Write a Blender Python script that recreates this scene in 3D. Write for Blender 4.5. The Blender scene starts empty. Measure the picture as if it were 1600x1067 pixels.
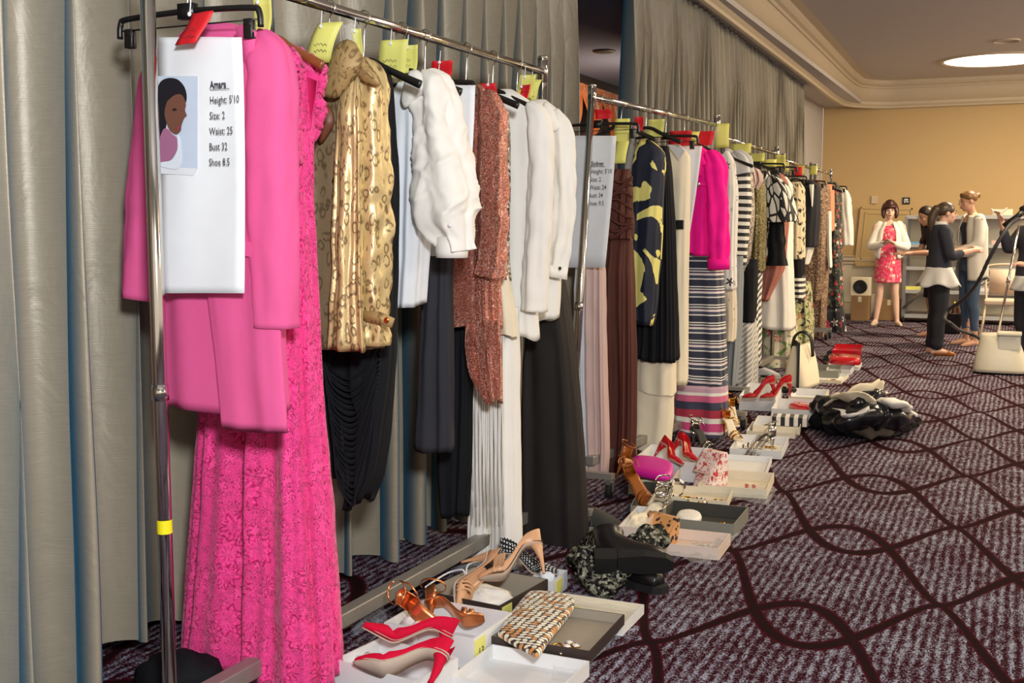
import bpy, math, random
from math import sin, cos, pi, radians as R, atan, atan2, sqrt, exp
from mathutils import Vector, Matrix, noise
random.seed(7)
S = bpy.context.scene
COL = S.collection
# ------------------------------------------------------------------ camera
FPX, HCAM = 1764.0, 1.40
PITCH = atan(183 / FPX); YAW = atan(795 / (FPX / cos(PITCH)))
cd = bpy.data.cameras.new('camera'); cam = bpy.data.objects.new('camera', cd); COL.objects.link(cam)
cd.sensor_width = 36; cd.lens = FPX / 1600 * 36; cd.clip_start = .05; cd.clip_end = 100
cam.location = (0, 0, HCAM); cam.rotation_euler = (pi/2 - PITCH, 0, YAW)
S.camera = cam
# ------------------------------------------------------------------ light
S.view_settings.view_transform = 'Standard'; S.view_settings.look = 'None'
S.view_settings.gamma = 1; S.view_settings.use_curve_mapping = False
S.view_settings.exposure = 0.0
w = bpy.data.worlds.new('world'); S.world = w; w.use_nodes = True
w.node_tree.nodes['Background'].inputs[0].default_value = (1.0, .86, .70, 1)
w.node_tree.nodes['Background'].inputs[1].default_value = .85
def area(name, loc, size, power, col, target):
    l = bpy.data.lights.new(name, 'AREA'); l.shape = 'DISK'; l.size = size; l.energy = power; l.color = col
    o = bpy.data.objects.new(name, l); COL.objects.link(o); o.location = loc
    o.rotation_euler = (Vector(target) - Vector(loc)).to_track_quat('-Z', 'Y').to_euler()
    return o
area('flash_head', (.45, -.25, 2.15), .35, 150, (.93, .97, 1.0), (-1.7, 4.2, 1.1))
for (lx, ly, pw) in ((.35, 14.6, 190), (.3, 10.4, 120), (.3, 6.2, 60), (3.6, 14.6, 180), (3.6, 9.5, 90)):
    area('dome_lamp', (lx, ly, 3.49), .9, pw, (1.0, .80, .52), (lx, ly, 0))
for k, (lx, ly) in enumerate(((4.2, 3.5), (4.4, 9.0), (4.0, 14.5))):    # unseen lamps added at right to brighten the ceiling and even out the garments
    l = bpy.data.lights.new('room_fill_lamp', 'POINT'); l.energy = (150, 200, 300)[k]; l.color = (1, .82, .58); l.shadow_soft_size = .35
    o = bpy.data.objects.new('room_fill_lamp', l); COL.objects.link(o); o.location = (lx, ly, 2.75)
# ------------------------------------------------------------------ pixel -> point on a real plane of the place
_fw = Vector((-sin(YAW)*cos(PITCH), cos(YAW)*cos(PITCH), -sin(PITCH)))
_rt = Vector((cos(YAW), sin(YAW), 0)); _up = _rt.cross(_fw); CAM = Vector((0, 0, HCAM))
def _ray(x, y): return _fw*FPX + _rt*(x-800) + _up*(533.5-y)
def atz(x, y, z=0): d = _ray(x, y); return CAM + d*((z-HCAM)/d.z)
def aty(x, y, Y): d = _ray(x, y); return CAM + d*(Y/d.y)
def atx(x, y, X): d = _ray(x, y); return CAM + d*(X/d.x)
# ------------------------------------------------------------------ mesh builder
class M:
    def __init__(s): s.v = []; s.f = []; s.mi = []; s.uv = []
    def add(s, vs, fs, mi=0, uvs=None):
        b = len(s.v); s.v += [Vector(v) for v in vs]
        for k, f in enumerate(fs):
            s.f.append([b+i for i in f]); s.mi.append(mi)
            s.uv.append(uvs[k] if uvs else [(vs[i][0], vs[i][2]) for i in f])
        return s
    def box(s, c, size, rot=None, mi=0, taper=1.0):
        x, y, z = [k/2 for k in size]; vs = []
        for dz in (-1, 1):
            t = 1 if dz < 0 else taper
            for dx, dy in ((-1,-1),(1,-1),(1,1),(-1,1)): vs.append(Vector((dx*x*t, dy*y*t, dz*z)))
        if rot is not None:
            m = rot if isinstance(rot, Matrix) else Matrix.Rotation(rot, 3, 'Z')
            vs = [m @ v for v in vs]
        c = Vector(c); vs = [v+c for v in vs]
        return s.add(vs, [(0,3,2,1),(4,5,6,7),(0,1,5,4),(1,2,6,5),(2,3,7,6),(3,0,4,7)], mi)
    def loft(s, rings, closed=True, cap0=False, cap1=False, mi=0):
        n = len(rings[0]); vs = [p for r in rings for p in r]; fs = []; uvs = []
        V = 0; cols = n if closed else n-1
        vacc = [0.0]
        for i in range(1, len(rings)): vacc.append(vacc[-1] + (Vector(rings[i][0])-Vector(rings[i-1][0])).length)
        mid = max(rings, key=lambda r: sum((Vector(r[j])-Vector(r[j-1])).length for j in range(n)))
        uacc = [0.0]
        for j in range(1, n+1): uacc.append(uacc[-1] + (Vector(mid[j % n])-Vector(mid[j-1])).length)
        for i in range(len(rings)-1):
            for j in range(cols):
                k = (j+1) % n
                fs.append((i*n+j, i*n+k, (i+1)*n+k, (i+1)*n+j))
                uvs.append([(uacc[j], vacc[i]), (uacc[j+1], vacc[i]), (uacc[j+1], vacc[i+1]), (uacc[j], vacc[i+1])])
        if cap0: fs.append(tuple(range(n-1, -1, -1))); uvs.append([(0, 0)]*n)
        if cap1: b = (len(rings)-1)*n; fs.append(tuple(range(b, b+n))); uvs.append([(0, 0)]*n)
        return s.add(vs, fs, mi, uvs)
    def tube(s, pts, r, n=8, mi=0, cap=True, flat=None, closed=False):
        pts = [Vector(p) for p in pts]; rings = []
        up = None
        for i, p in enumerate(pts):
            a = pts[max(i-1, 0)]; b = pts[min(i+1, len(pts)-1)]
            if closed: a = pts[i-1]; b = pts[(i+1) % len(pts)]
            t = (b-a).normalized() if (b-a).length > 1e-9 else Vector((0, 0, 1))
            if up is None:
                up = Vector((0, 0, 1)) if abs(t.z) < .9 else Vector((0, 1, 0))
            x = up.cross(t)
            if x.length < 1e-6: x = Vector((1, 0, 0)).cross(t)
            x.normalize(); y = t.cross(x).normalized(); up = y
            rr = r[i] if isinstance(r, (list, tuple)) else r
            fx, fy = (flat if flat else (1, 1))
            rings.append([p + x*(cos(2*pi*k/n)*rr*fx) + y*(sin(2*pi*k/n)*rr*fy) for k in range(n)])
        if closed: rings.append(rings[0])
        return s.loft(rings, True, cap and not closed, cap and not closed, mi)
    def lathe(s, prof, c=(0,0,0), n=24, mi=0, cap0=True, cap1=True, rot=None):
        c = Vector(c); rings = []
        for r, z in prof:
            ring = [Vector((cos(2*pi*k/n)*r, sin(2*pi*k/n)*r, z)) for k in range(n)]
            if rot is not None: ring = [rot @ v for v in ring]
            rings.append([v+c for v in ring])
        return s.loft(rings, True, cap0, cap1, mi)
    def ell(s, c, r, n=14, m=9, mi=0, rot=None):
        c = Vector(c); rings = []
        for i in range(m+1):
            a = -pi/2 + pi*i/m; ca = max(cos(a), .02)
            ring = [Vector((cos(2*pi*k/n)*r[0]*ca, sin(2*pi*k/n)*r[1]*ca, sin(a)*r[2])) for k in range(n)]
            if rot is not None: ring = [rot @ v for v in ring]
            rings.append([v+c for v in ring])
        return s.loft(rings, True, True, True, mi)
    def prism(s, poly, h, org=(0,0,0), ax=(1,0,0), ay=(0,0,1), mi=0):
        o = Vector(org); ax = Vector(ax); ay = Vector(ay); nz = ax.cross(ay).normalized()*h
        a = [o + ax*x + ay*y for x, y in poly]; b = [p+nz for p in a]; n = len(a)
        fs = [tuple(range(n-1, -1, -1)), tuple(range(n, 2*n))] + [(i, (i+1) % n, n+(i+1) % n, n+i) for i in range(n)]
        return s.add(a+b, fs, mi)
    def xf(s, mat, start=0):
        for i in range(start, len(s.v)): s.v[i] = mat @ s.v[i]
        return s
    def build(s, name, mats, parent=None, smooth=True, sub=0, solid=0, remesh=0, bevel=0, loc=None):
        me = bpy.data.meshes.new(name)
        if parent is not None: off = parent.location if parent.type == 'EMPTY' or True else Vector()
        if parent is not None:
            off = Vector(parent.location); q = parent.parent
            while q is not None: off += q.location; q = q.parent
        elif loc is not None: off = Vector(loc)
        else:
            xs = [v.x for v in s.v]; ys = [v.y for v in s.v]
            off = Vector(((min(xs)+max(xs))/2, (min(ys)+max(ys))/2, min(v.z for v in s.v)))
        me.from_pydata([v-off for v in s.v], [], s.f)
        uvl = me.uv_layers.new(name='UVMap'); flat = []
        for u in s.uv:
            for a in u: flat += [a[0], a[1]]
        uvl.data.foreach_set('uv', flat)
        me.polygons.foreach_set('material_index', s.mi)
        if smooth: me.polygons.foreach_set('use_smooth', [True]*len(s.f))
        for m in (mats if isinstance(mats, (list, tuple)) else [mats]): me.materials.append(m)
        me.validate(); me.update()
        o = bpy.data.objects.new(name, me); COL.objects.link(o)
        if parent is not None: o.parent = parent
        else: o.location = off
        if remesh:
            m = o.modifiers.new('r', 'REMESH'); m.mode = 'VOXEL'; m.voxel_size = remesh; m.use_smooth_shade = True
            m = o.modifiers.new('s', 'SMOOTH'); m.iterations = 4; m.factor = .5
        if bevel:
            m = o.modifiers.new('b', 'BEVEL'); m.width = bevel; m.segments = 2; m.limit_method = 'ANGLE'; m.angle_limit = R(40)
        if solid:
            m = o.modifiers.new('so', 'SOLIDIFY'); m.thickness = solid; m.offset = 0
        if sub:
            m = o.modifiers.new('su', 'SUBSURF'); m.levels = sub; m.render_levels = sub
        return o
def thing(name, label, cat, loc=(0,0,0), group=None):
    o = bpy.data.objects.new(name, None); COL.objects.link(o); o.location = loc; o.empty_display_size = .05
    o['label'] = label; o['category'] = cat
    if group: o['group'] = group
    return o
def tag(o, label, cat, group=None, kind=None):
    o['label'] = label; o['category'] = cat
    if group: o['group'] = group
    if kind: o['kind'] = kind
    return o
def struct(o): o['kind'] = 'structure'; return o
def place(o, loc, rz=0, rx=0, ry=0): o.location = loc; o.rotation_euler = (rx, ry, rz); return o
def copy_tree(o, parent=None):
    c = o.copy(); COL.objects.link(c)
    if parent is not None: c.parent = parent
    for ch in [k for k in list(bpy.data.objects) if k.parent == o]: copy_tree(ch, c)
    return c
def text_mesh(name, txt, size, mat, parent, org, ax, ay, spacing=1.0, bold=0.0):
    cu = bpy.data.curves.new(name, 'FONT'); cu.body = txt; cu.size = size; cu.space_line = spacing; cu.offset = bold; cu.resolution_u = 2
    t = bpy.data.objects.new(name, cu); COL.objects.link(t)
    dg = bpy.context.evaluated_depsgraph_get(); me = bpy.data.meshes.new_from_object(t.evaluated_get(dg))
    bpy.data.objects.remove(t); off = Vector(parent.location); q = parent.parent
    while q is not None: off += q.location; q = q.parent
    ax = Vector(ax); ay = Vector(ay); org = Vector(org)
    for v in me.vertices: v.co = org + ax*v.co.x + ay*v.co.y - off
    me.materials.clear(); me.materials.append(mat); me.name = name
    o = bpy.data.objects.new(name, me); COL.objects.link(o); o.parent = parent
    return o
def smooth_path(pts, k=6):
    pts = [tuple(p) for p in pts]; out = []
    n = len(pts); d = len(pts[0])
    for i in range(n-1):
        p0 = pts[max(i-1, 0)]; p1 = pts[i]; p2 = pts[i+1]; p3 = pts[min(i+2, n-1)]
        for j in range(k):
            t = j/k
            out.append(tuple(.5*((2*p1[a]) + (-p0[a]+p2[a])*t + (2*p0[a]-5*p1[a]+4*p2[a]-p3[a])*t*t + (-p0[a]+3*p1[a]-3*p2[a]+p3[a])*t**3) for a in range(d)))
    out.append(pts[-1]); return out
# ------------------------------------------------------------------ materials
def lin(c):
    return tuple(((x/255)/12.92 if x/255 <= .04045 else ((x/255+.055)/1.055)**2.4) for x in c) + (1,)
class NT:
    def __init__(s, name):
        s.m = bpy.data.materials.new(name); s.m.use_nodes = True; s.t = s.m.node_tree
        s.b = s.t.nodes['Principled BSDF']
    def put(s, node, key, val):
        i = node.inputs[key]
        if isinstance(val, bpy.types.NodeSocket): s.t.links.new(val, i)
        else: i.default_value = val
    def n(s, ty, ins=None, **props):
        nd = s.t.nodes.new('ShaderNode'+ty)
        for k, v in props.items(): setattr(nd, k, v)
        for k, v in (ins or {}).items(): s.put(nd, k, v)
        return nd
    def mth(s, op, a, b=0.0, c=0.0):
        nd = s.n('Math', {0: a, 1: b, 2: c}, operation=op); return nd.outputs[0]
    def mix(s, f, a, b):
        nd = s.n('Mix', data_type='RGBA'); s.put(nd, 0, f); s.put(nd, 6, a); s.put(nd, 7, b); return nd.outputs[2]
    def ramp(s, f, stops, const=False):
        nd = s.n('ValToRGB', {0: f}); cr = nd.color_ramp
        if const: cr.interpolation = 'CONSTANT'
        while len(cr.elements) < len(stops): cr.elements.new(.5)
        for e, (p, c) in zip(cr.elements, stops): e.position = p; e.color = c if len(c) == 4 else lin(c)
        return nd.outputs[0]
    def uv(s, sx=1, sy=1, sz=1, obj=False, rot=0):
        tc = s.n('TexCoord'); mp = s.n('Mapping', {0: tc.outputs['Object' if obj else 'UV'], 3: (sx, sy, sz), 2: (0, 0, rot)})
        return mp.outputs[0]
    def noise(s, v, sc, det=3, rough=.5, dist=0): return s.n('TexNoise', {'Vector': v, 'Scale': sc, 'Detail': det, 'Roughness': rough, 'Distortion': dist}).outputs[0]
    def vor(s, v, sc, feature='F1', rnd=1.0):
        nd = s.n('TexVoronoi', {'Vector': v, 'Scale': sc, 'Randomness': rnd}, feature=feature); return nd
    def bump(s, h, st=.3, dist=.01):
        nd = s.n('Bump', {'Strength': st, 'Distance': dist, 'Height': h}); s.put(s.b, 'Normal', nd.outputs[0])
    def set(s, col=None, rough=None, metal=None, **kw):
        if col is not None: s.put(s.b, 'Base Color', lin(col) if isinstance(col, tuple) and len(col) == 3 else col)
        if rough is not None: s.put(s.b, 'Roughness', rough)
        if metal is not None: s.put(s.b, 'Metallic', metal)
        for k, v in kw.items(): s.put(s.b, k.replace('_', ' '), v)
        return s.m
def cloth(name, col, rough=.75, sheen=.3, weave=900, bs=.25, var=.12, sc2=6, metal=0, wr=0.0):
    q = NT(name); v = q.uv(); c = lin(col); c2 = tuple(k*(1-var) for k in c[:3]) + (1,)
    q.set(q.mix(q.noise(v, sc2, 4), c, c2), rough, metal, Sheen_Weight=sheen*min(1, max(c[:3])*1.6), Sheen_Roughness=.4, Specular_IOR_Level=.2)
    q.put(q.b, 'Sheen Tint', c)
    h = q.noise(v, weave, 2)
    if wr: h = q.mth('ADD', q.mth('MULTIPLY', q.noise(v, 9, 3, .5, .6), wr*10), h)
    q.bump(h, bs, .002 if not wr else .004)
    return q.m
def plain(name, col, rough=.5, metal=0, bump=0, **kw):
    q = NT(name); v = q.uv(obj=True)
    if bump: q.bump(q.noise(v, 60, 3), bump, .002)
    c = lin(col); q.set(q.mix(q.noise(v, 12, 3), c, tuple(k*.9 for k in c[:3])+(1,)), rough, metal, **kw)
    return q.m
MT = {}
def petals(q, v, sc, n=6, r0=.30, r1=.16, rnd=.8):
    """flower heads scattered in cells: returns (mask, dist, cell colour)"""
    vo = q.vor(v, sc, rnd=rnd); d = vo.outputs['Distance']
    dl = q.n('VectorMath', {0: v, 1: vo.outputs['Position']}, operation='SUBTRACT').outputs[0]
    sx = q.n('SeparateXYZ', {0: dl}); ang = q.mth('ARCTAN2', sx.outputs[1], sx.outputs[0])
    sc_ = q.n('SeparateColor', {0: vo.outputs['Color']})
    ang = q.mth('ADD', q.mth('MULTIPLY', ang, n), q.mth('MULTIPLY', sc_.outputs[0], 6.28))
    rr = q.mth('ADD', q.mth('MULTIPLY', q.mth('COSINE', ang), r1), r0)
    m = q.mth('MULTIPLY', q.mth('SUBTRACT', rr, d), 12); m = q.n('Clamp', {0: m}).outputs[0]
    return m, d, vo.outputs['Color'], ang
# carpet: interlaced ogee ovals over dashed stripes
def mk_carpet():
    q = NT('carpet'); tc = q.n('TexCoord'); sp = q.n('SeparateXYZ', {0: tc.outputs['Object']}); x, y = sp.outputs[0], sp.outputs[1]
    P = .865; u = q.mth('MULTIPLY', q.mth('ADD', x, .215), 2*pi/P)
    tt = q.mth('MULTIPLY', q.mth('ABSOLUTE', q.mth('SUBTRACT', q.mth('FRACT', q.mth('ADD', q.mth('DIVIDE', u, 2*pi), .5)), .5)), 2.0)
    wob = q.mth('MULTIPLY', q.mth('SUBTRACT', 1.0, q.mth('COSINE', q.mth('MULTIPLY', q.mth('POWER', tt, .75), pi))), .5)
    base = q.mth('ADD', q.mth('SUBTRACT', y, 3.16), q.mth('MULTIPLY', q.mth('ADD', x, .215), .45))
    dist = None
    sl = q.mth('ABSOLUTE', q.mth('SINE', u))
    nz = q.mth('MULTIPLY', q.mth('SUBTRACT', q.noise(tc.outputs['Object'], 60, 2), .5), .02)
    for am, ph in ((.80, 1), (-.78, -1)):
        t = q.mth('ADD', base, q.mth('MULTIPLY', wob, am)); t = q.mth('DIVIDE', t, 1.18)
        f = q.mth('ABSOLUTE', q.mth('SUBTRACT', q.mth('FRACT', q.mth('ADD', t, .5)), .5)); f = q.mth('MULTIPLY', f, 1.18)
        slope = q.mth('SUBTRACT', q.mth('MULTIPLY', q.mth('SINE', u), am*pi/P), -.45)
        f = q.mth('DIVIDE', f, q.mth('POWER', q.mth('ADD', 1.0, q.mth('MULTIPLY', slope, slope)), .30))
        dist = f if dist is None else q.mth('MINIMUM', dist, f)
    dist = q.mth('ADD', dist, nz)
    line = q.n('Clamp', {0: q.mth('MULTIPLY', q.mth('SUBTRACT', .027, dist), 150)}).outputs[0]
    halo = q.n('Clamp', {0: q.mth('MULTIPLY', q.mth('SUBTRACT', .042, dist), 90)}).outputs[0]
    mp = q.n('Mapping', {0: tc.outputs['Object'], 3: (1, .34, 1)}).outputs[0]
    st = q.mth('ADD', q.mth('MULTIPLY', q.mth('SINE', q.mth('ADD', q.mth('MULTIPLY', x, 2*pi/.036), q.mth('MULTIPLY', q.noise(mp, 9, 2), 5))), .13), .5)
    n1 = q.noise(mp, 48, 3, .7); n2 = q.noise(q.n('Mapping', {0: tc.outputs['Object'], 3: (1, .6, 1)}).outputs[0], 150, 3, .75); n3 = q.noise(tc.outputs['Object'], 3.5, 2)
    f = q.mth('ADD', q.mth('ADD', q.mth('MULTIPLY', n1, 1.25), q.mth('MULTIPLY', n2, 2.1)), q.mth('SUBTRACT', st, 1.66))
    f = q.mth('ADD', f, q.mth('MULTIPLY', q.mth('SUBTRACT', n3, .5), .35))
    c = q.ramp(f, [(.34, (46, 10, 20)), (.47, (70, 26, 38)), (.58, (96, 86, 100)), (.84, (158, 164, 182))])
    c = q.mix(halo, c, lin((66, 8, 24))); c = q.mix(line, c, lin((34, 15, 18)))
    q.set(c, 1.0, Specular_IOR_Level=.05); q.bump(q.mth('ADD', n2, n1), .6, .006)
    return q.m
MT['carpet'] = mk_carpet()
def mk_wallpaper():
    q = NT('gold_wallpaper'); v = q.uv(obj=True)
    q.set(q.mix(q.noise(v, 60, 4, .7), lin((206, 176, 128)), lin((188, 158, 110))), .7); q.bump(q.noise(v, 90, 3), .3, .003); return q.m
MT['wallpaper'] = mk_wallpaper()
MT['ceiling'] = plain('ceiling_paint', (196, 190, 186), .9, bump=.15)
MT['crown'] = plain('crown_paint', (205, 190, 165), .5)
MT['wainscot'] = plain('wainscot_paint', (214, 204, 182), .5)
def mk_curtain():
    # shot taffeta: beige weft, blue warp that shows where the cloth turns away
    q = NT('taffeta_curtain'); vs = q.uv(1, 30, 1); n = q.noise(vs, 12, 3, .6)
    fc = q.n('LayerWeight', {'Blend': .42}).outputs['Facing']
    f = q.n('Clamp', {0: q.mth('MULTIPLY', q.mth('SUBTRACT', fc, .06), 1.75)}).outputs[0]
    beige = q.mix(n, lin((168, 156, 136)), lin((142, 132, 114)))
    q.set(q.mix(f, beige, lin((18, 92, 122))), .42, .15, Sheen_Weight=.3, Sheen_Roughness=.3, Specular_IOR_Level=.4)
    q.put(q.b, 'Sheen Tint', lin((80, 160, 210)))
    h = q.mth('ADD', q.mth('MULTIPLY', n, .25), q.mth('MULTIPLY', q.noise(q.uv(1.6, 1, 1), 3.5, 4, .5, 1.2), 3))
    q.bump(h, .22, .010); return q.m
MT['curtain'] = mk_curtain()
def mk_lining():
    q = NT('teal_curtain'); v = q.uv(1, 30, 1)
    q.set(q.mix(q.noise(v, 12, 3), lin((52, 108, 132)), lin((40, 86, 108))), .4, .1, Sheen_Weight=.6); q.bump(q.noise(q.uv(1.6, 1, 1), 4, 3, .5, 1), .3, .01); return q.m
MT['chrome'] = plain('chrome', (214, 210, 204), .12, 1.0)
MT['steel'] = plain('brushed_steel', (150, 148, 145), .42, .8, bump=.2)
MT['aluminium'] = plain('aluminium', (165, 160, 152), .45, .55, bump=.25)
MT['blackplastic'] = plain('black_plastic', (18, 18, 19), .35)
MT['rubber'] = plain('black_rubber', (14, 13, 13), .8)
MT['hookwire'] = plain('hook_wire', (190, 188, 182), .2, 1.0)
def mk_wood(name, a, b):
    q = NT(name); v = q.uv(1, 1, 6, obj=True); q.set(q.mix(q.noise(v, 8, 4, .6, 1.5), lin(a), lin(b)), .35); return q.m
MT['wood'] = mk_wood('hanger_wood', (150, 88, 45), (110, 58, 28))
MT['card'] = plain('card_stock', (232, 234, 238), .55)
MT['yellownote'] = plain('yellow_paper', (226, 224, 120), .6)
MT['rednote'] = plain('red_paper', (214, 22, 34), .6)
MT['ink'] = plain('ink', (52, 54, 64), .7)
MT['tape'] = plain('yellow_tape', (240, 225, 30), .4)
def mk_plastic():
    q = NT('clear_plastic'); v = q.uv(obj=True); q.set((235, 238, 240), .12, 0, Alpha=.2, Specular_IOR_Level=.8); q.bump(q.noise(v, 16, 4, .6, 1.5), .9, .02); return q.m
MT['plastic'] = mk_plastic()
MT['pinkwool'] = cloth('pink_wool', (224, 92, 148), .85, .35, 700, .3, .06)
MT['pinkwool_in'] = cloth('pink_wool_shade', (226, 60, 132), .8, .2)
def mk_lace():
    q = NT('pink_lace'); v0 = q.uv()
    wv = q.n('VectorMath', {0: q.n('TexNoise', {'Vector': v0, 'Scale': 22.0, 'Detail': 2.0}).outputs[1], 1: (.022, .022, 0)}, operation='MULTIPLY').outputs[0]
    v = q.n('VectorMath', {0: v0, 1: wv}, operation='ADD').outputs[0]
    m1, d1, c1, a1 = petals(q, v, 9, 9, .46, .06, .9)
    m2, d2, c2, a2 = petals(q, v, 19, 6, .38, .10, 1)
    m3, d3, c3, a3 = petals(q, v, 42, 5, .36, .12, 1)
    out = lambda m: q.mth('MULTIPLY', q.mth('MULTIPLY', m, q.mth('SUBTRACT', 1.0, m)), 4.0)
    rings = q.mth('POWER', q.mth('ABSOLUTE', q.mth('SINE', q.mth('ADD', q.mth('MULTIPLY', d1, 16), q.mth('MULTIPLY', q.mth('COSINE', a1), 1.3)))), .35)
    gate = q.n('Clamp', {0: q.mth('MULTIPLY', q.mth('SUBTRACT', q.noise(v0, 70, 3, .7), .40), 6)}).outputs[0]
    dark = q.mth('MAXIMUM', q.mth('MULTIPLY', out(m1), .9), q.mth('MULTIPLY', q.mth('MAXIMUM', out(m2), q.mth('MULTIPLY', out(m3), .8)), q.mth('SUBTRACT', 1.0, q.mth('MULTIPLY', m1, .7))))
    dark = q.mth('MAXIMUM', dark, q.mth('MULTIPLY', q.mth('SUBTRACT', 1.0, rings), q.mth('MULTIPLY', m1, .7)))
    dark = q.mth('MULTIPLY', dark, gate)
    fine = q.noise(v, 150, 3, .7)
    h2 = q.mth('ADD', q.mth('MULTIPLY', q.mth('SUBTRACT', 1.0, dark), .75), q.mth('MULTIPLY', fine, .25))
    e = q.vor(v0, 130, 'DISTANCE_TO_EDGE').outputs[0]
    hole = q.mth('MULTIPLY', q.mth('MULTIPLY', q.mth('LESS_THAN', m1, .3), q.mth('LESS_THAN', m2, .3)), q.mth('GREATER_THAN', e, .06))
    c = q.ramp(h2, [(.25, (176, 4, 84)), (.6, (224, 30, 116)), (.82, (242, 60, 140)), (.97, (250, 92, 162))])
    c = q.mix(q.mth('MULTIPLY', hole, .45), c, lin((180, 6, 88)))
    q.set(c, .7, Sheen_Weight=.2, Specular_IOR_Level=.2); q.bump(h2, .8, .006); return q.m
MT['lace'] = mk_lace()
def mk_brocade(name, hi, lo, metal, rough, sc=17):
    q = NT(name); v = q.uv(1, .62, 1)
    wv = q.n('VectorMath', {0: v, 1: q.n('VectorMath', {0: q.n('TexNoise', {'Vector': v, 'Scale': 12.0, 'Detail': 3}).outputs[1], 1: (.04, .04, 0)}, operation='MULTIPLY').outputs[0]}, operation='ADD').outputs[0]
    d = q.vor(wv, sc*2.2, rnd=.9).outputs['Distance']
    ring = q.mth('SUBTRACT', 1.0, q.n('Clamp', {0: q.mth('MULTIPLY', q.mth('ABSOLUTE', q.mth('SUBTRACT', d, .38)), 7)}).outputs[0])
    ring = q.mth('MULTIPLY', ring, q.mth('GREATER_THAN', q.noise(v, 38, 2), .42))
    f = q.mth('ADD', q.mth('MULTIPLY', ring, .75), q.mth('MULTIPLY', q.noise(v, 250, 2), .3))
    q.set(q.mix(f, lin(hi), lin(lo)), rough, metal); q.bump(q.mth('SUBTRACT', q.noise(v, 20, 4, .6, 2), q.mth('MULTIPLY', ring, .4)), .35, .004); return q.m
MT['gold'] = mk_brocade('gold_brocade', (220, 194, 138), (84, 56, 26), .36, .38, 18)
MT['brocade'] = mk_brocade('dull_brocade', (150, 130, 98), (92, 74, 48), .35, .5)
MT['collar'] = mk_brocade('collar_brocade', (178, 150, 98), (96, 70, 34), .15, .6, 16)
MT['black'] = cloth('black_jersey', (20, 21, 26), .8, .2)
MT['charcoal'] = cloth('charcoal_wool', (50, 50, 56), .8, .2)
MT['blacktwill'] = cloth('black_twill', (38, 34, 33), .7, .15)
MT['white'] = cloth('white_crepe', (240, 236, 228), .6, .2, wr=.0, var=.03)
MT['whiteblue'] = cloth('white_cotton', (226, 230, 236), .7, .2, var=.03)
MT['cream'] = cloth('cream_crepe', (236, 224, 198), .65, .2, var=.05)
MT['blush'] = cloth('blush_silk', (206, 178, 172), .5, .3)
MT['brown'] = cloth('brown_chiffon', (88, 50, 42), .6, .3, wr=.2)
MT['greywhite'] = cloth('pale_grey_cloth', (205, 205, 206), .7, .2, var=.05)
MT['peach'] = cloth('peach_cloth', (226, 150, 118), .7, .2)
MT['dustypink'] = cloth('dusty_pink_cloth', (186, 120, 108), .7, .2)
MT['hotpink'] = cloth('hot_pink_denim', (250, 22, 150), .75, .25, 500, .4, .06)
MT['greydress'] = cloth('grey_cloth', (140, 146, 152), .7, .2)
def mk_sequin(name, stops, sc=330, metal=.9, rough=.28):
    q = NT(name); v = q.uv(); vo = q.vor(v, sc); s_ = q.n('SeparateColor', {0: vo.outputs['Color']})
    q.set(q.ramp(s_.outputs[0], stops), rough, metal)
    q.bump(q.mth('ADD', s_.outputs[1], vo.outputs['Distance']), .9, .004); return q.m
MT['rose'] = mk_sequin('rose_sequin', [(0, (170, 92, 78)), (.6, (222, 146, 124)), (.86, (240, 184, 166)), (.96, (255, 235, 228))])
MT['beigeseq'] = mk_sequin('beige_sequin', [(0, (70, 62, 56)), (.35, (128, 118, 108)), (.7, (190, 176, 160)), (1, (235, 226, 215))], 120, .4, .4)
MT['oliveseq'] = mk_sequin('olive_sequin', [(0, (50, 44, 24)), (.5, (104, 94, 58)), (.85, (150, 138, 92)), (.97, (235, 225, 180))], 200, .7, .35)
MT['pailette'] = mk_sequin('pearl_sequin', [(0, (66, 54, 44)), (.35, (150, 124, 98)), (.7, (214, 200, 180)), (1, (250, 246, 240))], 75, .6, .25)
MT['brownseq'] = mk_sequin('brown_print', [(0, (54, 40, 34)), (.4, (120, 92, 74)), (.7, (160, 126, 100)), (1, (206, 180, 150))], 90, .1, .6)
def mk_stripes(name, per, stops, ang=0.0, wob=0.0, rough=.7, vert=False):
    q = NT(name); v = q.uv(rot=ang); s_ = q.n('SeparateXYZ', {0: v}); t = s_.outputs[0 if vert else 1]
    if wob: t = q.mth('ADD', t, q.mth('MULTIPLY', q.noise(v, 4, 2), wob))
    q.set(q.ramp(q.mth('FRACT', q.mth('DIVIDE', t, per)), stops, True), rough, Sheen_Weight=.2); q.bump(q.noise(v, 500, 2), .2, .002); return q.m
BK = (24, 24, 28); WH = (232, 228, 220)
MT['maxi'] = mk_stripes('maxi_stripes', .115, [(0, (34, 40, 62)), (.36, WH), (.42, (44, 50, 74)), (.50, WH), (.56, (40, 46, 66)), (.64, (214, 190, 200)), (.70, WH), (.76, (60, 66, 88)), (.93, WH)], 0, .0)
MT['maxihem'] = mk_stripes('maxi_hem_stripes', .34, [(0, (60, 62, 84)), (.1, (196, 160, 178)), (.22, WH), (.28, (206, 96, 136)), (.4, (50, 52, 76)), (.55, (170, 40, 66)), (.7, WH), (.8, (206, 70, 130)), (.95, (230, 210, 214))])
MT['bw'] = mk_stripes('black_white_stripes', .058, [(0, (26, 25, 28)), (.5, WH)])
MT['bwfine'] = mk_stripes('fine_stripes', .05, [(0, (34, 33, 36)), (.5, WH)], .6)
MT['diag'] = mk_stripes('diagonal_grey', .035, [(0, (150, 148, 146)), (.5, (206, 202, 196))], .6)
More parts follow.
